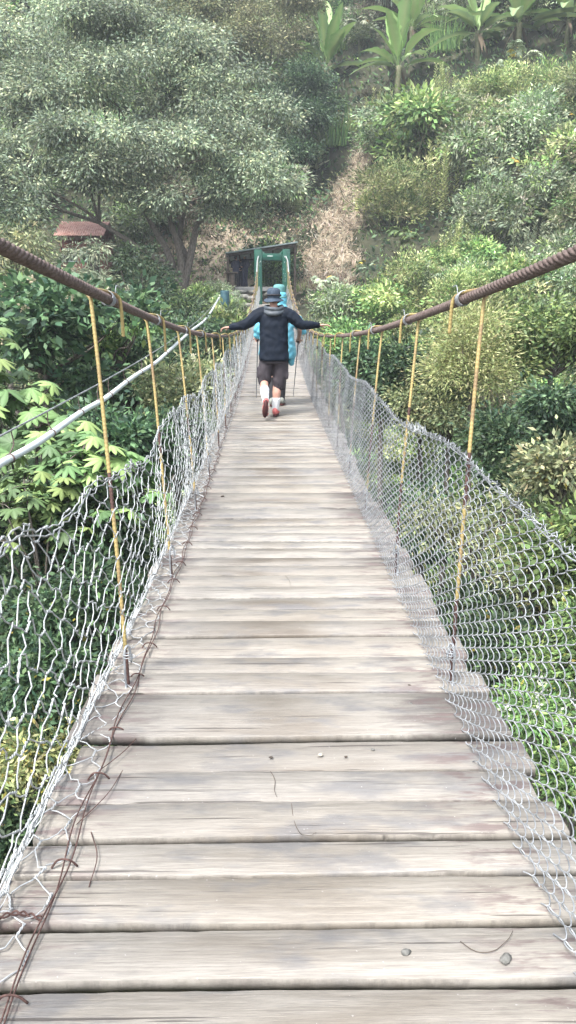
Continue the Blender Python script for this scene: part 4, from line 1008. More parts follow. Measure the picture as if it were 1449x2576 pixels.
# left: twisted hexagonal netting with large cells
def hexnet(y0, y1, w, h, seed, rt, rw, K):
    """netting with its twists along the bridge: returns tubes of twists (two wires wound together) and slack links"""
    rg = np.random.default_rng(seed); arc = 1.12; nr = int(round(arc / h)); h = arc / nr; nc = int((y1 - y0) / w); tw_, ln = [], []; tl = .022
    jy = rg.normal(size=(nr + 2, nc + 2)) * w * .09; jv = rg.normal(size=(nr + 2, nc + 2)) * .0065; tt_ = rg.normal(size=(nr + 2, nc + 2)) * .007
    def node(i, j, e):
        y = y0 + j * w + jy[i, j] + e * tl; v = float(np.clip(((i + (.5 if j % 2 else 0)) * h) / arc + jv[i, j] + e * tt_[i, j], 0, 1))
        return y + .05 * math.sin(v * 5 + y * 1.1) * v + .02 * math.sin(y * 7) * v, v
    for j in range(nc):
        for i in range(nr + 1):
            if j % 2 and i == nr: continue
            a = node(i, j, -1); b = node(i, j, 1); tw_.append([a, ((a[0] + b[0]) / 2, (a[1] + b[1]) / 2), b])
            if j + 1 < nc:
                for i2 in ((i, i - 1) if j % 2 == 0 else (i + 1, i)):
                    if i2 < 0 or i2 > nr or ((j + 1) % 2 and i2 == nr): continue
                    c = node(i2, j + 1, -1); k = rg.normal() * .07 * w; k2 = rg.normal() * .006
                    ln.append([b, (b[0] * .67 + c[0] * .33 + k, b[1] * .67 + c[1] * .33 + k2), (b[0] * .33 + c[0] * .67 + k, b[1] * .33 + c[1] * .67 + k2), c])
    tw_ = np.array(tw_); ln = np.array(ln); q1 = fence_pt(-1, tw_[..., 0], tw_[..., 1]); q2 = fence_pt(-1, ln[..., 0], ln[..., 1])
    q2 = q2 + rg.normal(size=q2.shape) * .0035
    res = [sweep(q2, rw, K)]
    # two wires wound about each other for every twist
    if K > 4:
        t = np.linspace(0, 1, 9)[None, :, None]; base = q1[:, :1] + (q1[:, 2:] - q1[:, :1]) * t; th = (t[..., 0] * 2 * math.pi * 1.5)
        for s in (0, math.pi):
            o = np.stack([np.cos(th + s), 0 * th, np.sin(th + s)], -1) * rw * .95; res.append(sweep(base + o, rw, K))
    else: res.append(sweep(q1, rt, 4))
    return res
fl = empty('hexagonal_wire_fence', (float(cx(3)) - .75, 3, float(deck_z(3))), 'pale crumpled hexagonal wire netting along the left edge of the footbridge', 'fence')
fbuild('wire_mesh', hexnet(.5, 7.5, .102, .100, 11, .0034, .0021, 5) + hexnet(7.55, 14, .10, .10, 12, .0036, .0021, 4) + hexnet(13.9, 37.9, .085, .09, 13, .0036, .0026, 4) + hexnet(5.2, 16, .12, .1, 14, .003, .0019, 4)[:1], M['zinc'], fl)
rg = np.random.default_rng(9); st = []
ys_ = np.arange(.5, 16, .035)
for k in range(5):
    v = np.full(len(ys_), .118 + .012 * k); q = fence_pt(-1, ys_, v); q += np.cumsum(rg.normal(size=q.shape), 0) * 0 + np.stack([np.sin(ys_ * 5 + k * 2) * .008, 0 * ys_, np.sin(ys_ * 6.3 + k) * .010 + .003 * k], 1) + rg.normal(size=q.shape) * .0022
    st.append(sweep(q[None], .0021, 5))
for k, v in enumerate((.985, .97)):
    q = fence_pt(-1, ys_, np.full(len(ys_), v)); q += rg.normal(size=q.shape) * .004; st.append(sweep(q[None], .0026, 5))
fbuild('lacing_wire', st, M['zinc'], fl)
# rusty base wire stapled to the planks
yb = np.arange(.5, 37.8, .03); st = []
for k in range(2):
    x = cx(yb) - .652 + .010 * np.sin(yb * 4.1 + k * 2.1) + .007 * np.sin(yb * 11 + k) ; z = deck_z(yb) + .026 + .003 * np.sin(yb * 9 + k * 2); st.append(sweep(np.stack([x, yb, z], 1)[None], .0023, 5))
q = smooth_path([(-.59, 1.66, -1.428), (-.66, 1.67, -1.42), (-.73, 1.64, -1.425), (-.80, 1.66, -1.425)], 40)
for s in (0, 3.14): st.append(sweep((q + np.stack([0 * q[:, 0], .005 * np.sin(np.arange(len(q)) * .8 + s), .005 * np.cos(np.arange(len(q)) * .8 + s)], 1))[None], .0026, 5))
for (p0, p1) in (((-.52, 2.35), (-.60, 2.05)), ((-.55, 2.02), (-.50, 1.78)), ((-.50, 2.6), (-.62, 2.3))):
    q = smooth_path([(p0[0], p0[1], -1.44), ((p0[0] + p1[0]) / 2 + .02, (p0[1] + p1[1]) / 2, -1.432), (p1[0], p1[1], -1.435)], 12); st.append(sweep(q[None], .0016, 4))
base_w = fbuild('base_wire', st, M['rustdark'], fl)
for y in list(np.arange(1.05, 8.5, .40)):
    yy_ = y + rg.normal() * .04; xx = cx(yy_) - .652; z = float(deck_z(yy_)) + .013; t = MB()
    t.tube(smooth_path(np.array([(xx - .035, yy_ - .003, z - .004), (xx - .02, yy_, z + .017), (xx, yy_ + .001, z + .021), (xx + .02, yy_, z + .016), (xx + .035, yy_ + .004, z - .004)]) - np.array(fl.location), 12), .003, 6)
    t.build('staple', M['rustdark'], base_w, smooth=True)

# ------------------------------------------------------------------ small things lying on the planks
def on_deck(px, py): 
    ys = np.linspace(.9, 12, 4000); v = ray(px, py); q = v[None] * (ys / v[1])[:, None]; i = np.argmin(np.abs(q[:, 2] - (deck_z(ys) + .006))); return q[i]
for px, py, r, m, lab in [(1272, 2418, .017, 'greyrock', 'grey green pebble on the second plank from the bottom, right of the other one'), (1021, 2399, .012, 'greyrock', 'flat grey pebble on the second plank from the bottom, near the middle'),
                          (1032, 1775, .013, 'greyrock', 'dark grey pebble on the wide dark ended plank'), (806, 1901, .010, 'palerock', 'cream pebble lying past the big joint between planks'),
                          (870, 1905, .006, 'darkwood', 'tiny black crumb right of the cream pebble'), (682, 1907, .007, 'darkwood', 'small black chip left of the cream pebble'), (938, 1887, .007, 'greyrock', 'small dark crumb near the big joint on the right'),
                          (1030, 1727, .010, 'darkwood', 'dark splinter on the plank before the grey pebble'), (560, 1250, .016, 'darkwood', 'dark clod on the boards far up the left side'), (718, 1801, .010, 'palerock', 'pale chip lying mid plank')]:
    q = on_deck(px, py); t = MB(); r *= .82; t.ball((0, 0, r * .45), (r * 1.3, r * .9, r * .6), 9, 6, jit=.16); o = t.build('pebble', M[m], loc=tuple(q)); o.rotation_euler = (0, 0, rng.uniform(0, 6)); tag(o, lab, 'pebble', 'crumbs and pebbles on the planks')
for nm, pts, lab in [('dry_twig', [(733, 2020), (738, 2060), (752, 2095), (775, 2105), (795, 2098)], 'thin bent twig lying in the middle of the deck'), ('dry_twig', [(680, 1942), (692, 1965), (690, 1990), (697, 2008)], 'short crooked twig just before the thick joint'),
                     ('dry_twig', [(1158, 2370), (1185, 2392), (1225, 2400), (1250, 2390), (1275, 2370), (1290, 2345)], 'long curved stalk with a knot near the right edge of the deck'), ('dry_twig', [(718, 1450), (728, 1462), (730, 1475)], 'tiny twig on a far plank')]:
    q = np.array([on_deck(*p) for p in pts]); c0 = q[0].copy(); q = smooth_path(q - c0, 16); q[:, 2] += .002 + .003 * np.abs(np.sin(np.arange(len(q)) * .7))
    t = MB(); t.tube(q, np.linspace(.0012, .0007, len(q)), 5); o = t.build(nm, M['darkwood'], loc=tuple(c0)); tag(o, lab, 'twig', 'twigs on the planks')

# ================================================================== WHITE PIPE ON ITS WIRE
def latp(px, py, Y): return P(px, py, Y)
PY = [(-60, 1203, 5.7), (0, 1167, 6.2), (98, 1112, 7.2), (203, 1038, 8.9), (266, 1001, 10.1), (336, 948, 12.1), (391, 913, 14.3), (430, 878, 16.6), (480, 833, 20.5), (520, 800, 25.5), (547, 756, 33.2), (552, 748, 35.0)]
pp = [P(*a) for a in PY]; pipe_root = empty('water_pipe', tuple(pp[1]), 'long white plastic water pipe slung from a thin wire left of the bridge', 'pipe'); pr = np.array(pipe_root.location)
e0 = pp[0] + (pp[0] - pp[1]) * 2.5; e0[2] = pp[0][2] + .1; pth = smooth_path([e0] + pp, 90) - pr
t = MB(); t.tube(pth, .033, 12); t.build('pipe', M['pvc'], pipe_root, smooth=True)
WY = [(-60, 1128, 5.7), (0, 1097, 6.2), (148, 1019, 8.0), (273, 952, 10.3), (383, 888, 14.0), (453, 841, 18.5), (510, 795, 24), (556, 745, 35.3)]
wp = [P(*a) for a in WY]; e1 = wp[0] + (wp[0] - wp[1]) * 2.5
wpth = smooth_path([e1] + wp, 80) - pr; t = MB(); t.tube(wpth, .009, 6); t.build('carrier_wire', M['zincdull'], pipe_root, smooth=True)
for Y in (6.45, 7.55, 8.85, 9.75, 10.4, 11.4, 12.6, 14, 15.8, 18, 20.6, 24):
    i = np.argmin(np.abs(pth[:, 1] + pr[1] - Y)); c = pth[i]; j = np.argmin(np.abs(wpth[:, 1] + pr[1] - Y)); w = wpth[j].copy()
    d = unit(pth[min(i + 1, len(pth) - 1)] - pth[i - 1]); s = unit(np.cross(d, [0, 0, 1])); u = np.cross(s, d); th = np.linspace(0, 4 * math.pi, 40)
    t = MB(); t.tube(c + .037 * (np.cos(th)[:, None] * s + np.sin(th)[:, None] * u) + d * ((th / 12 - .5) * .02)[:, None], .006, 6)
    t.tube(smooth_path([c + u * .04, (c + w) / 2 + rng.normal(size=3) * .012, w], 8), .006, 5); t.build('pipe_tie', M['rust'], pipe_root, smooth=True)

# ================================================================== THE FAR BANK: shelter, block, stones, house
q = P(566, 763, 35.6); zb = float(ground_z(q[0], 35.6)) - .3; zt_ = P(566, 731, 35.6)[2]
t = MB(); ang = np.linspace(0, 2 * math.pi, 25)[:-1]
prof = [(.0, .215), (.02, .225), (zt_ - zb - .05, .20), (zt_ - zb - .01, .185), (zt_ - zb, .15)]
V = np.array([[r * math.cos(a), r * math.sin(a), h] for h, r in prof for a in ang] + [[0, 0, zt_ - zb]]); F = [[j * 24 + i, j * 24 + (i + 1) % 24, (j + 1) * 24 + (i + 1) % 24, (j + 1) * 24 + i] for j in range(4) for i in range(24)] + [[96 + i, 96 + (i + 1) % 24, 120, -1] for i in range(24)]
t.add(V, np.array(F)); o = t.build('pipe_block', M['teal'], smooth=False, loc=(q[0], q[1], zb)); tag(o, 'rounded teal concrete block where the white pipe ends', 'concrete block')

SH = 42.0
flo = P(600, 722, SH); fz = flo[2]
sh = empty('shelter', (flo[0], SH, fz), 'open lean-to shelter with a sheet metal roof behind the green tower', 'shelter'); so = np.array(sh.location)
def S(px, py, Y=SH): return P(px, py, Y) - so
a = S(567, 637, 41.3); b = S(749, 609, 41.3); dep = 2.0
t = MB(); n = 46; V = []; 
for j, (yy_, dz) in enumerate(((0, 0), (dep, -.28))):
    for i in range(n * 2 + 1):
        f = i / (n * 2); p = a + (b - a) * f; V.append((p[0], p[1] + yy_, p[2] + dz + (.014 if i % 2 else -.014)))
V = np.array(V); k = n * 2 + 1; F = [[i, i + 1, k + i + 1, k + i] for i in range(k - 1)]; t.add(V, np.array(F)); V2 = V + np.array([0, 0, -.02]); t.add(V2, np.array(F)[:, ::-1])
t.add(np.vstack([V[:k], V2[:k]]), np.array([[i, k + i, k + i + 1, i + 1] for i in range(k - 1)]))
dx_ = unit(b - a); rm_ = np.stack([dx_, [0, 1, 0], np.cross(dx_, [0, 1, 0])], 1); t.box((a + b) / 2 + np.array([0, -.02, -.0]), (np.linalg.norm(b - a), .05, .075), rot=rm_)
roof = t.build('roof', M['tin'], sh)
for (f0, nm) in ((.0, 0), (1., 0)): pass
t = MB()
dirx = unit(b - a); rotm = np.stack([dirx, [0, 1, 0], np.cross(dirx, [0, 1, 0])], 1)
for yy_, dz in ((.12, -.115), (dep - .15, -.33)):
    p0 = a + dirx * .08; p1 = b - dirx * .1; t.box((p0 + p1) / 2 + np.array([0, yy_, dz]), (np.linalg.norm(p1 - p0), .08, .15), rot=rotm)
for f in np.linspace(.03, .97, 7):
    p = a + (b - a) * f; t.box(p + np.array([0, dep / 2, -.20]), (.06, dep - .3, .10), rot=np.array(Matrix.Rotation(-math.atan2(.28, dep), 3, 'X')))
t.build('roof_beam', M['darkwood'], sh)
for (px, yy_, w, bot, lean) in ((572, 41.4, .12, 740, -2), (600, 43.4, .12, 722, 10), (742, 41.5, .12, 730, 0), (742, 43.6, .12, 720, 0), (574, 43.6, .11, 722, 0)):
    p1 = S(px, bot, yy_); p1[2] = -.3 if px < 620 else p1[2] - .5; p0 = S(px - lean * .6, 640 if px < 620 else 622, yy_); f = (p0[0] - a[0]) / (b[0] - a[0]); p0[2] = a[2] + (b[2] - a[2]) * f - .14 - .1 * (yy_ - 41.3)
    t = MB(); t.tube([p1, p0], [w * .62, w * .5], 8); t.build('post', M['darkwood'], sh)
t = MB(); t.box((.35, .9, -.12), (3.1, 2.4, .24)); t.build('floor', M['concrete'], sh)
t = MB()
for i in range(7): 
    p = S(553 + i * 3.1, 735, 41.0); t.box((p[0], p[1], -.25 + .0 * p[2]), (.058, .02, .62 + .05 * math.sin(i * 3)))
t.build('board_fence', M['concrete'], sh)
t = MB(); p = S(583, 700, 41.3); t.tube([(p[0], p[1] - so[1] * 0, -.4), (p[0] + .02, p[1], .62)], [.17, .15], 9); t.box((p[0], p[1], .66), (.62, .3, .09)); t.build('bench', M['darkwood'], sh)
for i, (px, py, Y, rx, rz) in enumerate([(585, 742, 40.5, .42, .16), (612, 748, 40.3, .36, .17), (636, 752, 40.0, .30, .16), (600, 762, 39.6, .45, .12), (628, 768, 39.2, .42, .11), (603, 735, 41.0, .4, .12), (640, 735, 40.6, .34, .13), (690, 738, 41.2, .35, .22), (674, 742, 41, .2, .14)]):
    q = P(px, py, Y); t = MB(); t.ball((0, 0, 0), (rx, .3, rz), 12, 8, jit=.09); o = t.build('boulder', M['stone'], loc=tuple(q)); o.rotation_euler = (0, 0, rng.uniform(-.3, .3))
    tag(o, ['mossy flat stone under the shelter edge, left end of the row', 'flat stone in the middle of the row below the shelter', 'stone beside the left netting below the shelter', 'long low stone, lower left of the steps', 'lowest long stone nearest the bridge end', 'stone against the shelter floor', 'small stone against the tower post', 'rounded stone seen through the tower opening', 'small pale stone in the left of the tower opening'][i], 'stone', 'stones below the shelter')

hq = P(200, 700, 46.5); hz = float(ground_z(hq[0], 46.5)) ; house = empty('tiled_house', (hq[0], 46.5, hz), 'small red brick house with a clay tile roof half hidden by the big tree', 'house')
zr0 = P(200, 594, 46.5)[2] - hz; zr1 = P(200, 554, 47.7)[2] - hz; hx0 = P(135, 600, 46.5)[0] - hq[0]; hx1 = P(262, 600, 46.5)[0] - hq[0]
t = MB(); t.box(((hx0 + hx1) / 2, 1.9, (zr0 - .15) / 2 - .5), (hx1 - hx0 - .3, 3.0, zr0 + .85)); t.build('wall', M['redwall'], house)
n = 22; V = []; 
xs = np.linspace(hx0, hx1, n * 6 + 1); pr_ = .035 * np.abs(np.sin(np.linspace(0, n * math.pi, n * 6 + 1)))
for (yy_, z) in ((-.1, zr0), (.5, zr0 + (zr1 - zr0) * .33 + .03), (.5, zr0 + (zr1 - zr0) * .33), (1.1, zr0 + (zr1 - zr0) * .66 + .03), (1.1, zr0 + (zr1 - zr0) * .66), (1.9, zr1), (3.6, zr0)):
    V.append(np.stack([xs, np.full_like(xs, yy_), z + pr_], 1))
V = np.array(V).reshape(-1, 3); k = len(xs); F = [[j * k + i, j * k + i + 1, (j + 1) * k + i + 1, (j + 1) * k + i] for j in range(6) for i in range(k - 1)]
t = MB(); t.add(V, np.array(F)); t.build('roof', M['tile'], house)
for dx in (hx0 + .75, hx0 + 1.75):
    t = MB(); 
    for zz in (0, 1): t.box((dx, .385, zr0 - 1.35 + zz * .7), (.8, .05, .06))
    for xx in (-1, 0, 1): t.box((dx + xx * .37, .383, zr0 - 1.0), (.06, .055, .76))
    o = t.build('window', M['chip'], house)
    t = MB(); t.box((dx, .393, zr0 - 1.0), (.72, .02, .66)); t.build('pane', M['black'], o)
t = MB(); t.box((hx1 - .75, .38, zr0 - 1.3), (.7, .05, 1.7)); t.build('door', M['darkwood'], house)

# ================================================================== PEOPLE
def limb(mb, pts, rad, K=12):
    q = smooth_path(pts, 6 * (len(pts) - 1)); s = np.linspace(0, 1, len(q)); r = np.interp(s, np.linspace(0, 1, len(rad)), rad)
    mb.tube(q, r, K); mb.ball(q[0], r[0] * .99, 10, 8); mb.ball(q[-1], r[-1] * .99, 10, 8)
def loft(mb, rings, K=20):
    """rings: (x, y, z, rx, ry) horizontal ellipses, closed"""
    V = []; 
    for (x, y, z, rx, ry) in rings:
        for i in range(K):
            a = 2 * math.pi * i / K; V.append((x + rx * math.copysign(abs(math.cos(a)) ** .85, math.cos(a)), y + ry * math.copysign(abs(math.sin(a)) ** .85, math.sin(a)), z))
    n = len(rings); V += [rings[0][:3], rings[-1][:3]]
    F = [[j * K + i, j * K + (i + 1) % K, (j + 1) * K + (i + 1) % K, (j + 1) * K + i] for j in range(n - 1) for i in range(K)]
    F += [[(i + 1) % K, i, n * K, -1] for i in range(K)] + [[(n - 1) * K + i, (n - 1) * K + (i + 1) % K, n * K + 1, -1] for i in range(K)]
    mb.add(V, np.array(F))
def fuse(name, mb, m, parent, voxel=.01, smooth=4, wrinkle=0., wf=9., it=.5):
    o = mb.build(name + '_tmp', m, None)
    md = o.modifiers.new('r', 'REMESH'); md.mode = 'VOXEL'; md.voxel_size = voxel
    sm = o.modifiers.new('s', 'SMOOTH'); sm.iterations = smooth; sm.factor = it
    dg = bpy.context.evaluated_depsgraph_get(); dg.update(); me = bpy.data.meshes.new_from_object(o.evaluated_get(dg)); bpy.data.objects.remove(o)
    if wrinkle:
        n = len(me.vertices); co = np.zeros(n * 3, np.float32); me.vertices.foreach_get('co', co); co = co.reshape(-1, 3); no = np.zeros(n * 3, np.float32); me.vertices.foreach_get('normal', no); no = no.reshape(-1, 3)
        x, y, z = co.T; w = np.sin(x * wf * 1.3 + z * wf * 2.1 + 2 * np.sin(z * wf + x * 5)) * .5 + np.sin(z * wf * 3.1 - x * wf * 1.9 + y * wf + 3 * np.sin(x * wf * .8)) * .35 + np.sin(x * wf * 3.7 + 2 * np.sin(z * wf * 1.3)) * .3
        co += no * (w * wrinkle)[:, None]; me.vertices.foreach_set('co', co.ravel())
    me.name = name
    for p in me.polygons: p.use_smooth = True
    if not me.materials: me.materials.append(m)
    o = bpy.data.objects.new(name, me); COL.objects.link(o); o.parent = parent; return o
def hand(mb, wrist, palm_dir, down, side, size=1., curl=.8):
    """palm, four separate bent fingers and a thumb that leaves the side of the palm"""
    p = unit(np.array(palm_dir, float)); dn = np.array(down, float); dn = unit(dn - p * dn.dot(p)); lat = np.cross(p, dn) * side
    w = np.array(wrist, float); c = w + p * .05 * size
    Rm = np.stack([p, lat, dn], 1); mb.ball(c, (.052 * size, .042 * size, .017 * size), 12, 8, rot=Rm)
    for i, L in enumerate((.072, .080, .075, .058)):
        b = w + p * .088 * size + lat * (.033 - .0215 * i) * size; k = curl
        p1 = b + (p * math.cos(.4 * k) + dn * math.sin(.4 * k)) * L * .45 * size; p2 = p1 + (p * math.cos(1.2 * k) + dn * math.sin(1.2 * k)) * L * .33 * size; p3 = p2 + (p * math.cos(1.9 * k) + dn * math.sin(1.9 * k)) * L * .28 * size
        limb(mb, [b - p * .02 * size, b, p1, p2, p3], [.0095 * size, .0095 * size, .009 * size, .008 * size, .0065 * size], 8)
    b = w + p * .03 * size + lat * .036 * size
    limb(mb, [b, b + lat * .022 * size + p * .025 * size + dn * .012 * size, b + lat * .026 * size + p * .052 * size + dn * .03 * size], [.013 * size, .011 * size, .008 * size], 8)
def head(mb, c, yaw=0, s=1.):
    c = np.array(c, float); Rm = np.array(Matrix.Rotation(yaw, 3, 'Z')); T = lambda v: c + Rm @ (np.array(v) * s)
    mb.ball(T((0, -.005, .03)), np.array((.074, .092, .085)) * s, 16, 12, rot=Rm); mb.ball(T((0, .022, -.045)), np.array((.055, .062, .07)) * s, 14, 10, rot=Rm)
    mb.ball(T((0, .088, -.022)), np.array((.014, .022, .024)) * s, 8, 6, rot=Rm)          # nose
    mb.ball(T((0, .080, -.062)), np.array((.026, .012, .010)) * s, 8, 6, rot=Rm)          # lips
    mb.ball(T((0, .068, -.098)), np.array((.025, .02, .018)) * s, 8, 6, rot=Rm)           # chin
    mb.ball(T((0, .078, .012)), np.array((.05, .016, .008)) * s, 8, 6, rot=Rm)            # brow
    for e in (-1, 1): mb.ball(T((e * .076, -.005, -.012)), np.array((.010, .02, .032)) * s, 8, 6, rot=Rm)
def shoe(mb, ankle, toe, up, s=1.):
    a = np.array(ankle, float); d = unit(np.array(toe, float) - a); u = np.array(up, float); u = unit(u - d * u.dot(d)); l = np.cross(d, u); Rm = np.stack([l, d, u], 1)
    T = lambda v: a + Rm @ (np.array(v) * s)
    mb.ball(T((0, -.02, -.01)), np.array((.042, .055, .055)) * s, 12, 10, rot=Rm); mb.ball(T((0, .08, -.03)), np.array((.046, .085, .036)) * s, 12, 10, rot=Rm); mb.ball(T((.006, .15, -.038)), np.array((.044, .05, .028)) * s, 12, 10, rot=Rm)
    return T, Rm
def sole(mb, ankle, toe, up, s=1.):
    a = np.array(ankle, float); d = unit(np.array(toe, float) - a); u = np.array(up, float); u = unit(u - d * u.dot(d)); l = np.cross(d, u); Rm = np.stack([l, d, u], 1); T = lambda v: a + Rm @ (np.array(v) * s)
    rings = []; K = 20
    V = []
    for h in (-.082, -.060):
        for i in range(K):
            t = 2 * math.pi * i / K; y = .062 + .135 * math.sin(t); w = .047 * (1 - .25 * math.exp(-((y - .04) / .04) ** 2)) * (1 if y > .06 else .86); V.append(T((w * math.cos(t), y, h)))
    V += [T((0, .06, -.082)), T((0, .06, -.060))]
    F = [[i, (i + 1) % K, K + (i + 1) % K, K + i] for i in range(K)] + [[(i + 1) % K, i, 2 * K, -1] for i in range(K)] + [[K + i, K + (i + 1) % K, 2 * K + 1, -1] for i in range(K)]
    mb.add(V, np.array(F))

# ---- the walking man in the dark rain jacket
MY = 11.0; mz = float(deck_z(MY)) + .006
man = empty('person', (-.005, MY, mz), 'person in dark rain jacket and coral shoes walking away with both arms spread', 'person')
WL, WR = (-.60, .02, 1.235), (.625, .05, 1.262); EL, ER = (-.385, -.03, 1.285), (.375, -.02, 1.285); SL, SR = (-.185, 0, 1.43), (.185, 0, 1.43)
KL, AL = (-.135, .04, .50), (-.115, -.33, .235); KR, AR = (.045, .06, .50), (.015, .0, .095); HL, HR = (-.09, 0, .90), (.085, 0, .90)
b = MB(); loft(b, [(0, 0, .86, .15, .10), (0, 0, .95, .165, .11), (0, 0, 1.12, .15, .10), (0, 0, 1.32, .185, .11), (0, 0, 1.43, .16, .09), (0, 0, 1.48, .07, .06)])
limb(b, [(0, 0, 1.45), (0, .01, 1.52), (0, .02, 1.58)], [.062, .055, .055]); head(b, (0, .02, 1.625), 0, 1.0)
for s, e, w in ((SL, EL, WL), (SR, ER, WR)): limb(b, [s, e, w], [.055, .042, .027])
limb(b, [HL, KL], [.085, .06]); limb(b, [KL, (-.135, -.15, .40), AL], [.056, .060, .038]); limb(b, [HR, KR], [.085, .06]); limb(b, [KR, (.035, .0, .33), AR], [.056, .062, .038])
limb(b, [AL, (-.12, -.30, .16), (-.13, -.22, .055)], [.036, .035, .025]); limb(b, [AR, (.02, .08, .05), (.03, .15, .035)], [.036, .035, .022])
hand(b, WL, (-1, .15, -.1), (-.1, 0, -1), -1, 1.05, .75); hand(b, WR, (1, .1, .05), (.1, 0, -1), 1, 1.05, .35)
fuse('body', b, M['skin'], man, .0065, 2)
j = MB(); loft(j, [(0, -.01, .775, .20, .145), (0, -.01, .80, .215, .155), (0, -.01, .92, .205, .15), (0, -.01, 1.08, .20, .145), (0, -.005, 1.25, .20, .145), (0, 0, 1.38, .205, .135), (0, 0, 1.45, .15, .11), (0, 0, 1.50, .09, .085)])
for s, e, w in ((SL, EL, WL), (SR, ER, WR)):
    s = np.array(s); e = np.array(e); w = np.array(w); c = w + (e - w) * .05; sh_ = s * np.array([.75, 1, 1]) + np.array([0, 0, -.01])
    limb(j, [sh_, s + (e - s) * .3 + np.array([0, 0, -.005]), e + np.array([0, 0, -.01]), e + (c - e) * .5 + np.array([0, 0, -.008]), c], [.10, .092, .072, .060, .046])
fuse('jacket', j, M['jacket'], man, .009, 4, .0045, 17)
t = MB()      # rolled hood and yoke
for k in range(2):
    th = np.linspace(0, 2 * math.pi, 40); r1 = .118 - .012 * k; t.tube(np.stack([(r1 + .008) * np.cos(th), -.015 + (.095) * np.sin(th) - .02 * (2 - k) * (np.sin(th) < 0) * -np.sin(th), 1.475 + .033 * k - .035 * (np.sin(th) < 0) * -np.sin(th) * (2 - k) + .006 * np.sin(3 * th + k)], 1), .031, 8, cap=False)
fuse('hood', t, M['jacketgrey'], man, .008, 3, .004, 16)
s = MB(); loft(s, [(0, 0, .74, .17, .13), (0, 0, .84, .18, .135), (0, 0, .93, .17, .125)])
limb(s, [(-.095, 0, .80), (-.125, .01, .65), (-.135, .02, .50)], [.105, .102, .095]); limb(s, [(.095, 0, .80), (.085, .02, .62), (.07, .03, .44)], [.105, .104, .094])
s.box((-.228, .02, .62), (.03, .13, .15)); s.box((.185, .02, .60), (.03, .13, .15))
fuse('shorts', s, M['shorts'], man, .009, 4, .005, 13)
for pts, rd in (((AL, (-.125, -.255, .315), (-.132, -.17, .385)), (.047, .058, .068)), ((AR, (.022, .0, .17), (.03, .0, .24)), (.047, .056, .065))):
    t = MB(); limb(t, [np.array(p_) for p_ in pts], rd); fuse('sock', t, M['sock'], man, .007, 1, .001, 30)
for A_, toe, up in ((np.array(AL) + (0, 0, -.01), (-.13, -.25, .02), (0, 1, .35)), (np.array(AR) + (0, 0, -.01), (.04, .3, .06), (0, 0, 1))):
    t = MB(); 
    if up[2] == 1: T_ = shoe(t, A_, (A_[0] + .03, A_[1] + .3, A_[2]), up)
    else: shoe(t, A_, toe, up)
    o = fuse('shoe', t, M['shoe'], man, .006, 2); t = MB(); sole(t, A_, toe if up[2] != 1 else (A_[0] + .03, A_[1] + .3, A_[2]), up); t.build('sole', M['sole'], o)
def sunhat(root, c, m, brim=.155, s=1., sag=.035, crown=.095, nm='hat'):
    t = MB(); K = 36; prof = [(0, .115), (.05, .112), (.078, .10), (crown, .075), (crown, .0), (.085, -.02), (.105, -.035), (brim, -.055), (brim, -.060), (.10, -.042), (.080, -.03)]
    V = []
    for r, h in prof:
        for i in range(K):
            a = 2 * math.pi * i / K; f = (r / brim) ** 2; V.append((c[0] + r * s * math.cos(a), c[1] + r * s * 1.1 * math.sin(a), c[2] + s * (h + f * (.020 * math.cos(2 * a + .3) - sag * .5 + .012 * math.sin(3 * a)))))
    n = len(prof); F = [[j * K + i, j * K + (i + 1) % K, (j + 1) * K + (i + 1) % K, (j + 1) * K + i] for j in range(n - 1) for i in range(K)]; t.add(V, np.array(F))
    return t.build(nm, m, root, smooth=True)
sunhat(man, (0, .02, 1.655), M['hat'], .142, .97)
t = MB(); th = np.linspace(0, 2 * math.pi, 40); t.tube(np.stack([.097 * np.cos(th), .02 + .106 * np.sin(th), 1.665 + 0 * th], 1), .012, 6, cap=False); t.build('hat_band', M['black'], man, smooth=True)

# ---- the walker in the blue poncho just ahead
WY_ = 12.0; wz = float(deck_z(WY_)) + .006
wk = empty('person', (.04, WY_, wz), 'person in a sky blue poncho and teal cap walking ahead of the dark jacket', 'person')
b = MB(); loft(b, [(0, 0, .85, .15, .10), (0, 0, 1.1, .15, .10), (0, 0, 1.35, .18, .11), (0, 0, 1.45, .15, .09), (0, 0, 1.5, .06, .06)]); limb(b, [(0, 0, 1.45), (0, .02, 1.56)], [.06, .05]); head(b, (.02, .02, 1.635), -.2)
limb(b, [(-.18, 0, 1.4), (-.30, .06, 1.12), (-.30, .25, 1.02)], [.05, .04, .026]); limb(b, [(.18, 0, 1.4), (.34, .0, 1.18), (.335, .2, 1.0)], [.05, .042, .027])
hand(b, (-.30, .25, 1.02), (0, 1, 0), (0, 0, -1), 1, 1., 1.1); hand(b, (.335, .2, 1.0), (0, 1, 0), (0, 0, -1), -1, 1., 1.1)
limb(b, [(-.09, 0, .88), (-.085, .05, .48)], [.085, .058]); limb(b, [(-.085, .05, .48), (-.08, -.10, .10)], [.055, .038]); limb(b, [(.09, 0, .88), (.085, .02, .48)], [.085, .058]); limb(b, [(.085, .02, .48), (.075, .05, .10)], [.055, .038])
fuse('body', b, M['skin'], wk, .0075, 2)
p = MB(); loft(p, [(0, -.04, .72, .27, .22), (0, -.04, .78, .28, .23), (0, -.05, 1.0, .265, .24), (0, -.06, 1.2, .25, .24), (0, -.05, 1.36, .25, .21), (0, -.02, 1.45, .17, .14), (.03, 0, 1.52, .12, .12), (.035, 0, 1.62, .122, .125), (.035, .0, 1.69, .10, .11)], 28)
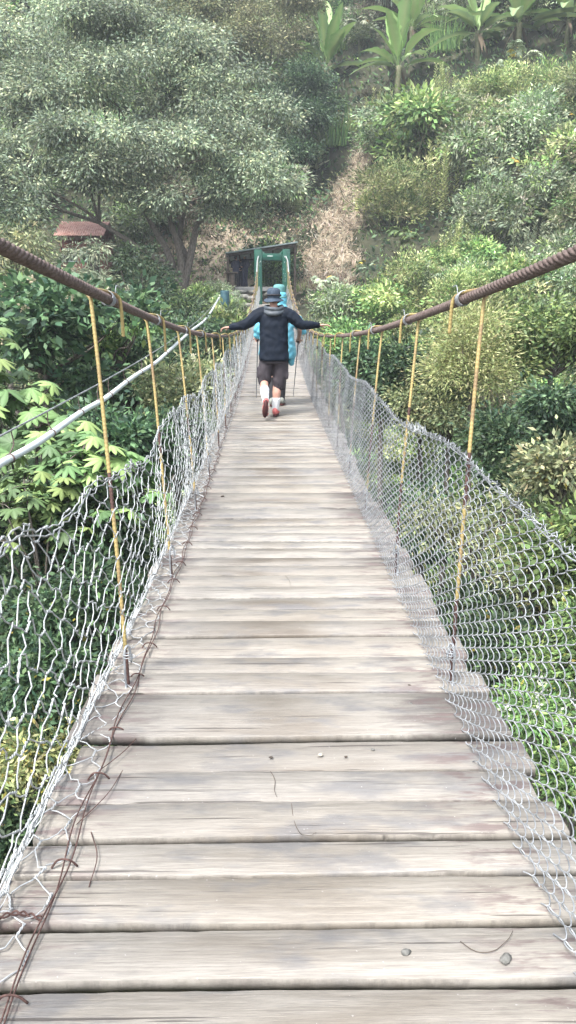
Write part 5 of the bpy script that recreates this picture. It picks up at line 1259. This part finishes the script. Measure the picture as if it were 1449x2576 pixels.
limb(p, [(.10, 0, 1.38), (.30, .02, 1.27), (.40, .1, 1.13)], [.10, .10, .06]); limb(p, [(-.10, 0, 1.38), (-.24, .02, 1.2), (-.28, .08, 1.08)], [.10, .10, .08]); limb(p, [(.18, -.02, .95), (.22, 0, .78), (.22, 0, .64)], [.10, .08, .04])
fuse('poncho', p, M['poncho'], wk, .010, 3, .007, 19)
sunhat(wk, (.035, .0, 1.70), M['bluehat'], .125, 1.0, .05, .088, 'cap')
s = MB(); limb(s, [(-.09, 0, .80), (-.088, .03, .52)], [.10, .085]); limb(s, [(.09, 0, .80), (.086, .02, .52)], [.10, .085]); fuse('shorts', s, M['black'], wk, .01, 3, .004, 13)
for A_, Kn in (((-.08, -.10, .09), (-.084, .0, .38)), ((.075, .05, .09), (.083, .03, .38))):
    t = MB(); limb(t, [A_, Kn], [.048, .062]); fuse('gaiter', t, M['black'], wk, .008, 2)
    t = MB(); shoe(t, A_, (A_[0] + .03, A_[1] + .3, A_[2]), (0, 0, 1), 1.05); o = fuse('shoe', t, M['greyshoe'], wk, .007, 2); t = MB(); sole(t, A_, (A_[0] + .03, A_[1] + .3, A_[2]), (0, 0, 1), 1.05); t.build('sole', M['sole'], o)
for (h, tip, lab) in (((-.30, .33, 1.0), (-.34, .75, .06), 'left trekking pole of the poncho wearer'), ((.335, .28, .98), (.27, .85, .07), 'right trekking pole of the poncho wearer'), ):
    h = np.array(h) + wk.location; tp = np.array(tip) + wk.location; r = empty('trekking_pole', tuple(tp), 'thin dark ' + lab, 'trekking pole', 'trekking poles')
    d = h - tp; t = MB(); t.tube([(0, 0, 0), d * .45, d], [.005, .007, .009], 8); t.build('shaft', M['jacketgrey'], r, smooth=True); t = MB(); t.tube([d * .98, d * 1.12], [.015, .017], 8); t.build('grip', M['black'], r, smooth=True)

# ---- people standing under the shelter roof
def stander(loc, yaw, h, lab, seed, robe=True):
    rg = np.random.default_rng(seed); r = empty('person', loc, lab, 'person', None, yaw, h / 1.72)
    b = MB(); loft(b, [(0, 0, .85, .14, .10), (0, 0, 1.1, .14, .10), (0, 0, 1.35, .17, .11), (0, 0, 1.43, .14, .09), (0, 0, 1.48, .06, .06)], 14); limb(b, [(0, 0, 1.43), (0, .02, 1.54)], [.055, .05], 8); head(b, (0, .02, 1.60), 0)
    for s in (-1, 1):
        w = (s * .22, .20, 1.02 + .08 * s); limb(b, [(s * .17, 0, 1.38), (s * .235, -.04, 1.12), w], [.05, .042, .027], 8); hand(b, w, (-.2 * s, .8, .1), (0, 0, -1), s, 1., .9)
        limb(b, [(s * .09, 0, .88), (s * .10, .03, .48), (s * .10, -.02, .09)], [.08, .055, .038], 8); limb(b, [(s * .1, -.02, .07), (s * .11, .12, .03)], [.035, .028], 8)
    fuse('body', b, M['skin'], r, .0095, 2)
    j = MB(); loft(j, [(0, 0, .78, .20, .14), (0, 0, 1.0, .19, .14), (0, 0, 1.25, .20, .14), (0, 0, 1.38, .19, .125), (0, 0, 1.46, .08, .08)], 16)
    for s in (-1, 1): limb(j, [(s * .15, 0, 1.37), (s * .24, -.04, 1.12), (s * .225, .16, 1.05)], [.085, .07, .05], 8)
    fuse('coat', j, M['navy'], r, .012, 3, .008, 11)
    t = MB(); 
    for s in (-1, 1): limb(t, [(s * .09, 0, .86), (s * .10, .03, .48), (s * .10, -.01, .10)], [.105, .08, .068], 10)
    fuse('trousers', t, M['navy' if seed % 2 else 'black'], r, .012, 3, .005, 12)
    t = MB(); t.ball((0, -.012, 1.645), (.085, .10, .085), 14, 10); t.ball((0, -.05, 1.58), (.078, .06, .08), 12, 8); t.build('hair', M['hair'], r, smooth=True)
    for s in (-1, 1): t = MB(); shoe(t, (s * .1, -.02, .085), (s * .12, .3, .085), (0, 0, 1)); t.build('shoe', M['black'], r, smooth=True)
    return r
for (px, py, Y, hh, yaw, lab) in ((617, 718, 42.6, 1.74, .9, 'person in a navy coat with black hair standing rightmost under the shelter roof'), (594, 722, 42.2, 1.62, -.6, 'person in dark clothes at the left beneath the shelter roof beside its timber post'), (605, 718, 43.0, 1.60, 2.4, 'person half hidden between the other two under the shelter roof')):
    q = P(px, py, Y); stander((q[0], Y, fz), yaw, hh, lab, int(px))

# ================================================================== LIGHT, SKY, AIR
EL_, AZ = R(58), R(215)     # sun high, behind the left shoulder, veiled by cloud
w = bpy.data.worlds.new('World'); sc.world = w; w.use_nodes = True; nt = w.node_tree; bg = nt.nodes['Background']
sky = nt.nodes.new('ShaderNodeTexSky'); sky.sky_type = 'NISHITA'; sky.sun_disc = False; sky.sun_elevation = EL_; sky.sun_rotation = AZ; sky.air_density = 1.2; sky.dust_density = 3.5
hs = nt.nodes.new('ShaderNodeHueSaturation'); hs.inputs['Saturation'].default_value = .5; nt.links.new(sky.outputs[0], hs.inputs['Color']); nt.links.new(hs.outputs[0], bg.inputs['Color']); bg.inputs['Strength'].default_value = .15
sd = bpy.data.lights.new('sun', 'SUN'); sd.energy = 2.2; sd.angle = R(10); sd.color = (1, .98, .95); so_ = bpy.data.objects.new('sun', sd); COL.objects.link(so_)
d = Vector((math.sin(AZ) * math.cos(EL_), math.cos(AZ) * math.cos(EL_), math.sin(EL_))); so_.rotation_euler = d.to_track_quat('Z', 'Y').to_euler()
HAZE = 0.0009
if HAZE:
    t = MB(); t.add([(x, y, z) for x in (-300, 300) for y in (-130, 330) for z in (-22, 190)], [[0, 1, 3, 2], [4, 6, 7, 5], [0, 4, 5, 1], [2, 3, 7, 6], [0, 2, 6, 4], [1, 5, 7, 3]])
    m = bpy.data.materials.new('air'); m.use_nodes = True; n_ = m.node_tree; n_.nodes.remove(n_.nodes['Principled BSDF']); v = n_.nodes.new('ShaderNodeVolumePrincipled'); v.inputs['Color'].default_value = (.86, .93, 1, 1); v.inputs['Density'].default_value = HAZE
    n_.links.new(v.outputs[0], n_.nodes['Material Output'].inputs['Volume']); o = t.build('haze', m); tag(o, kind='stuff')
vs = sc.view_settings; vs.view_transform = 'Standard'; vs.look = 'None'; vs.exposure = 1.85; vs.gamma = 1
sc.cycles.max_bounces = 8; sc.cycles.diffuse_bounces = 4; sc.cycles.transmission_bounces = 4; sc.cycles.use_denoising = True; sc.cycles.volume_bounces = 0
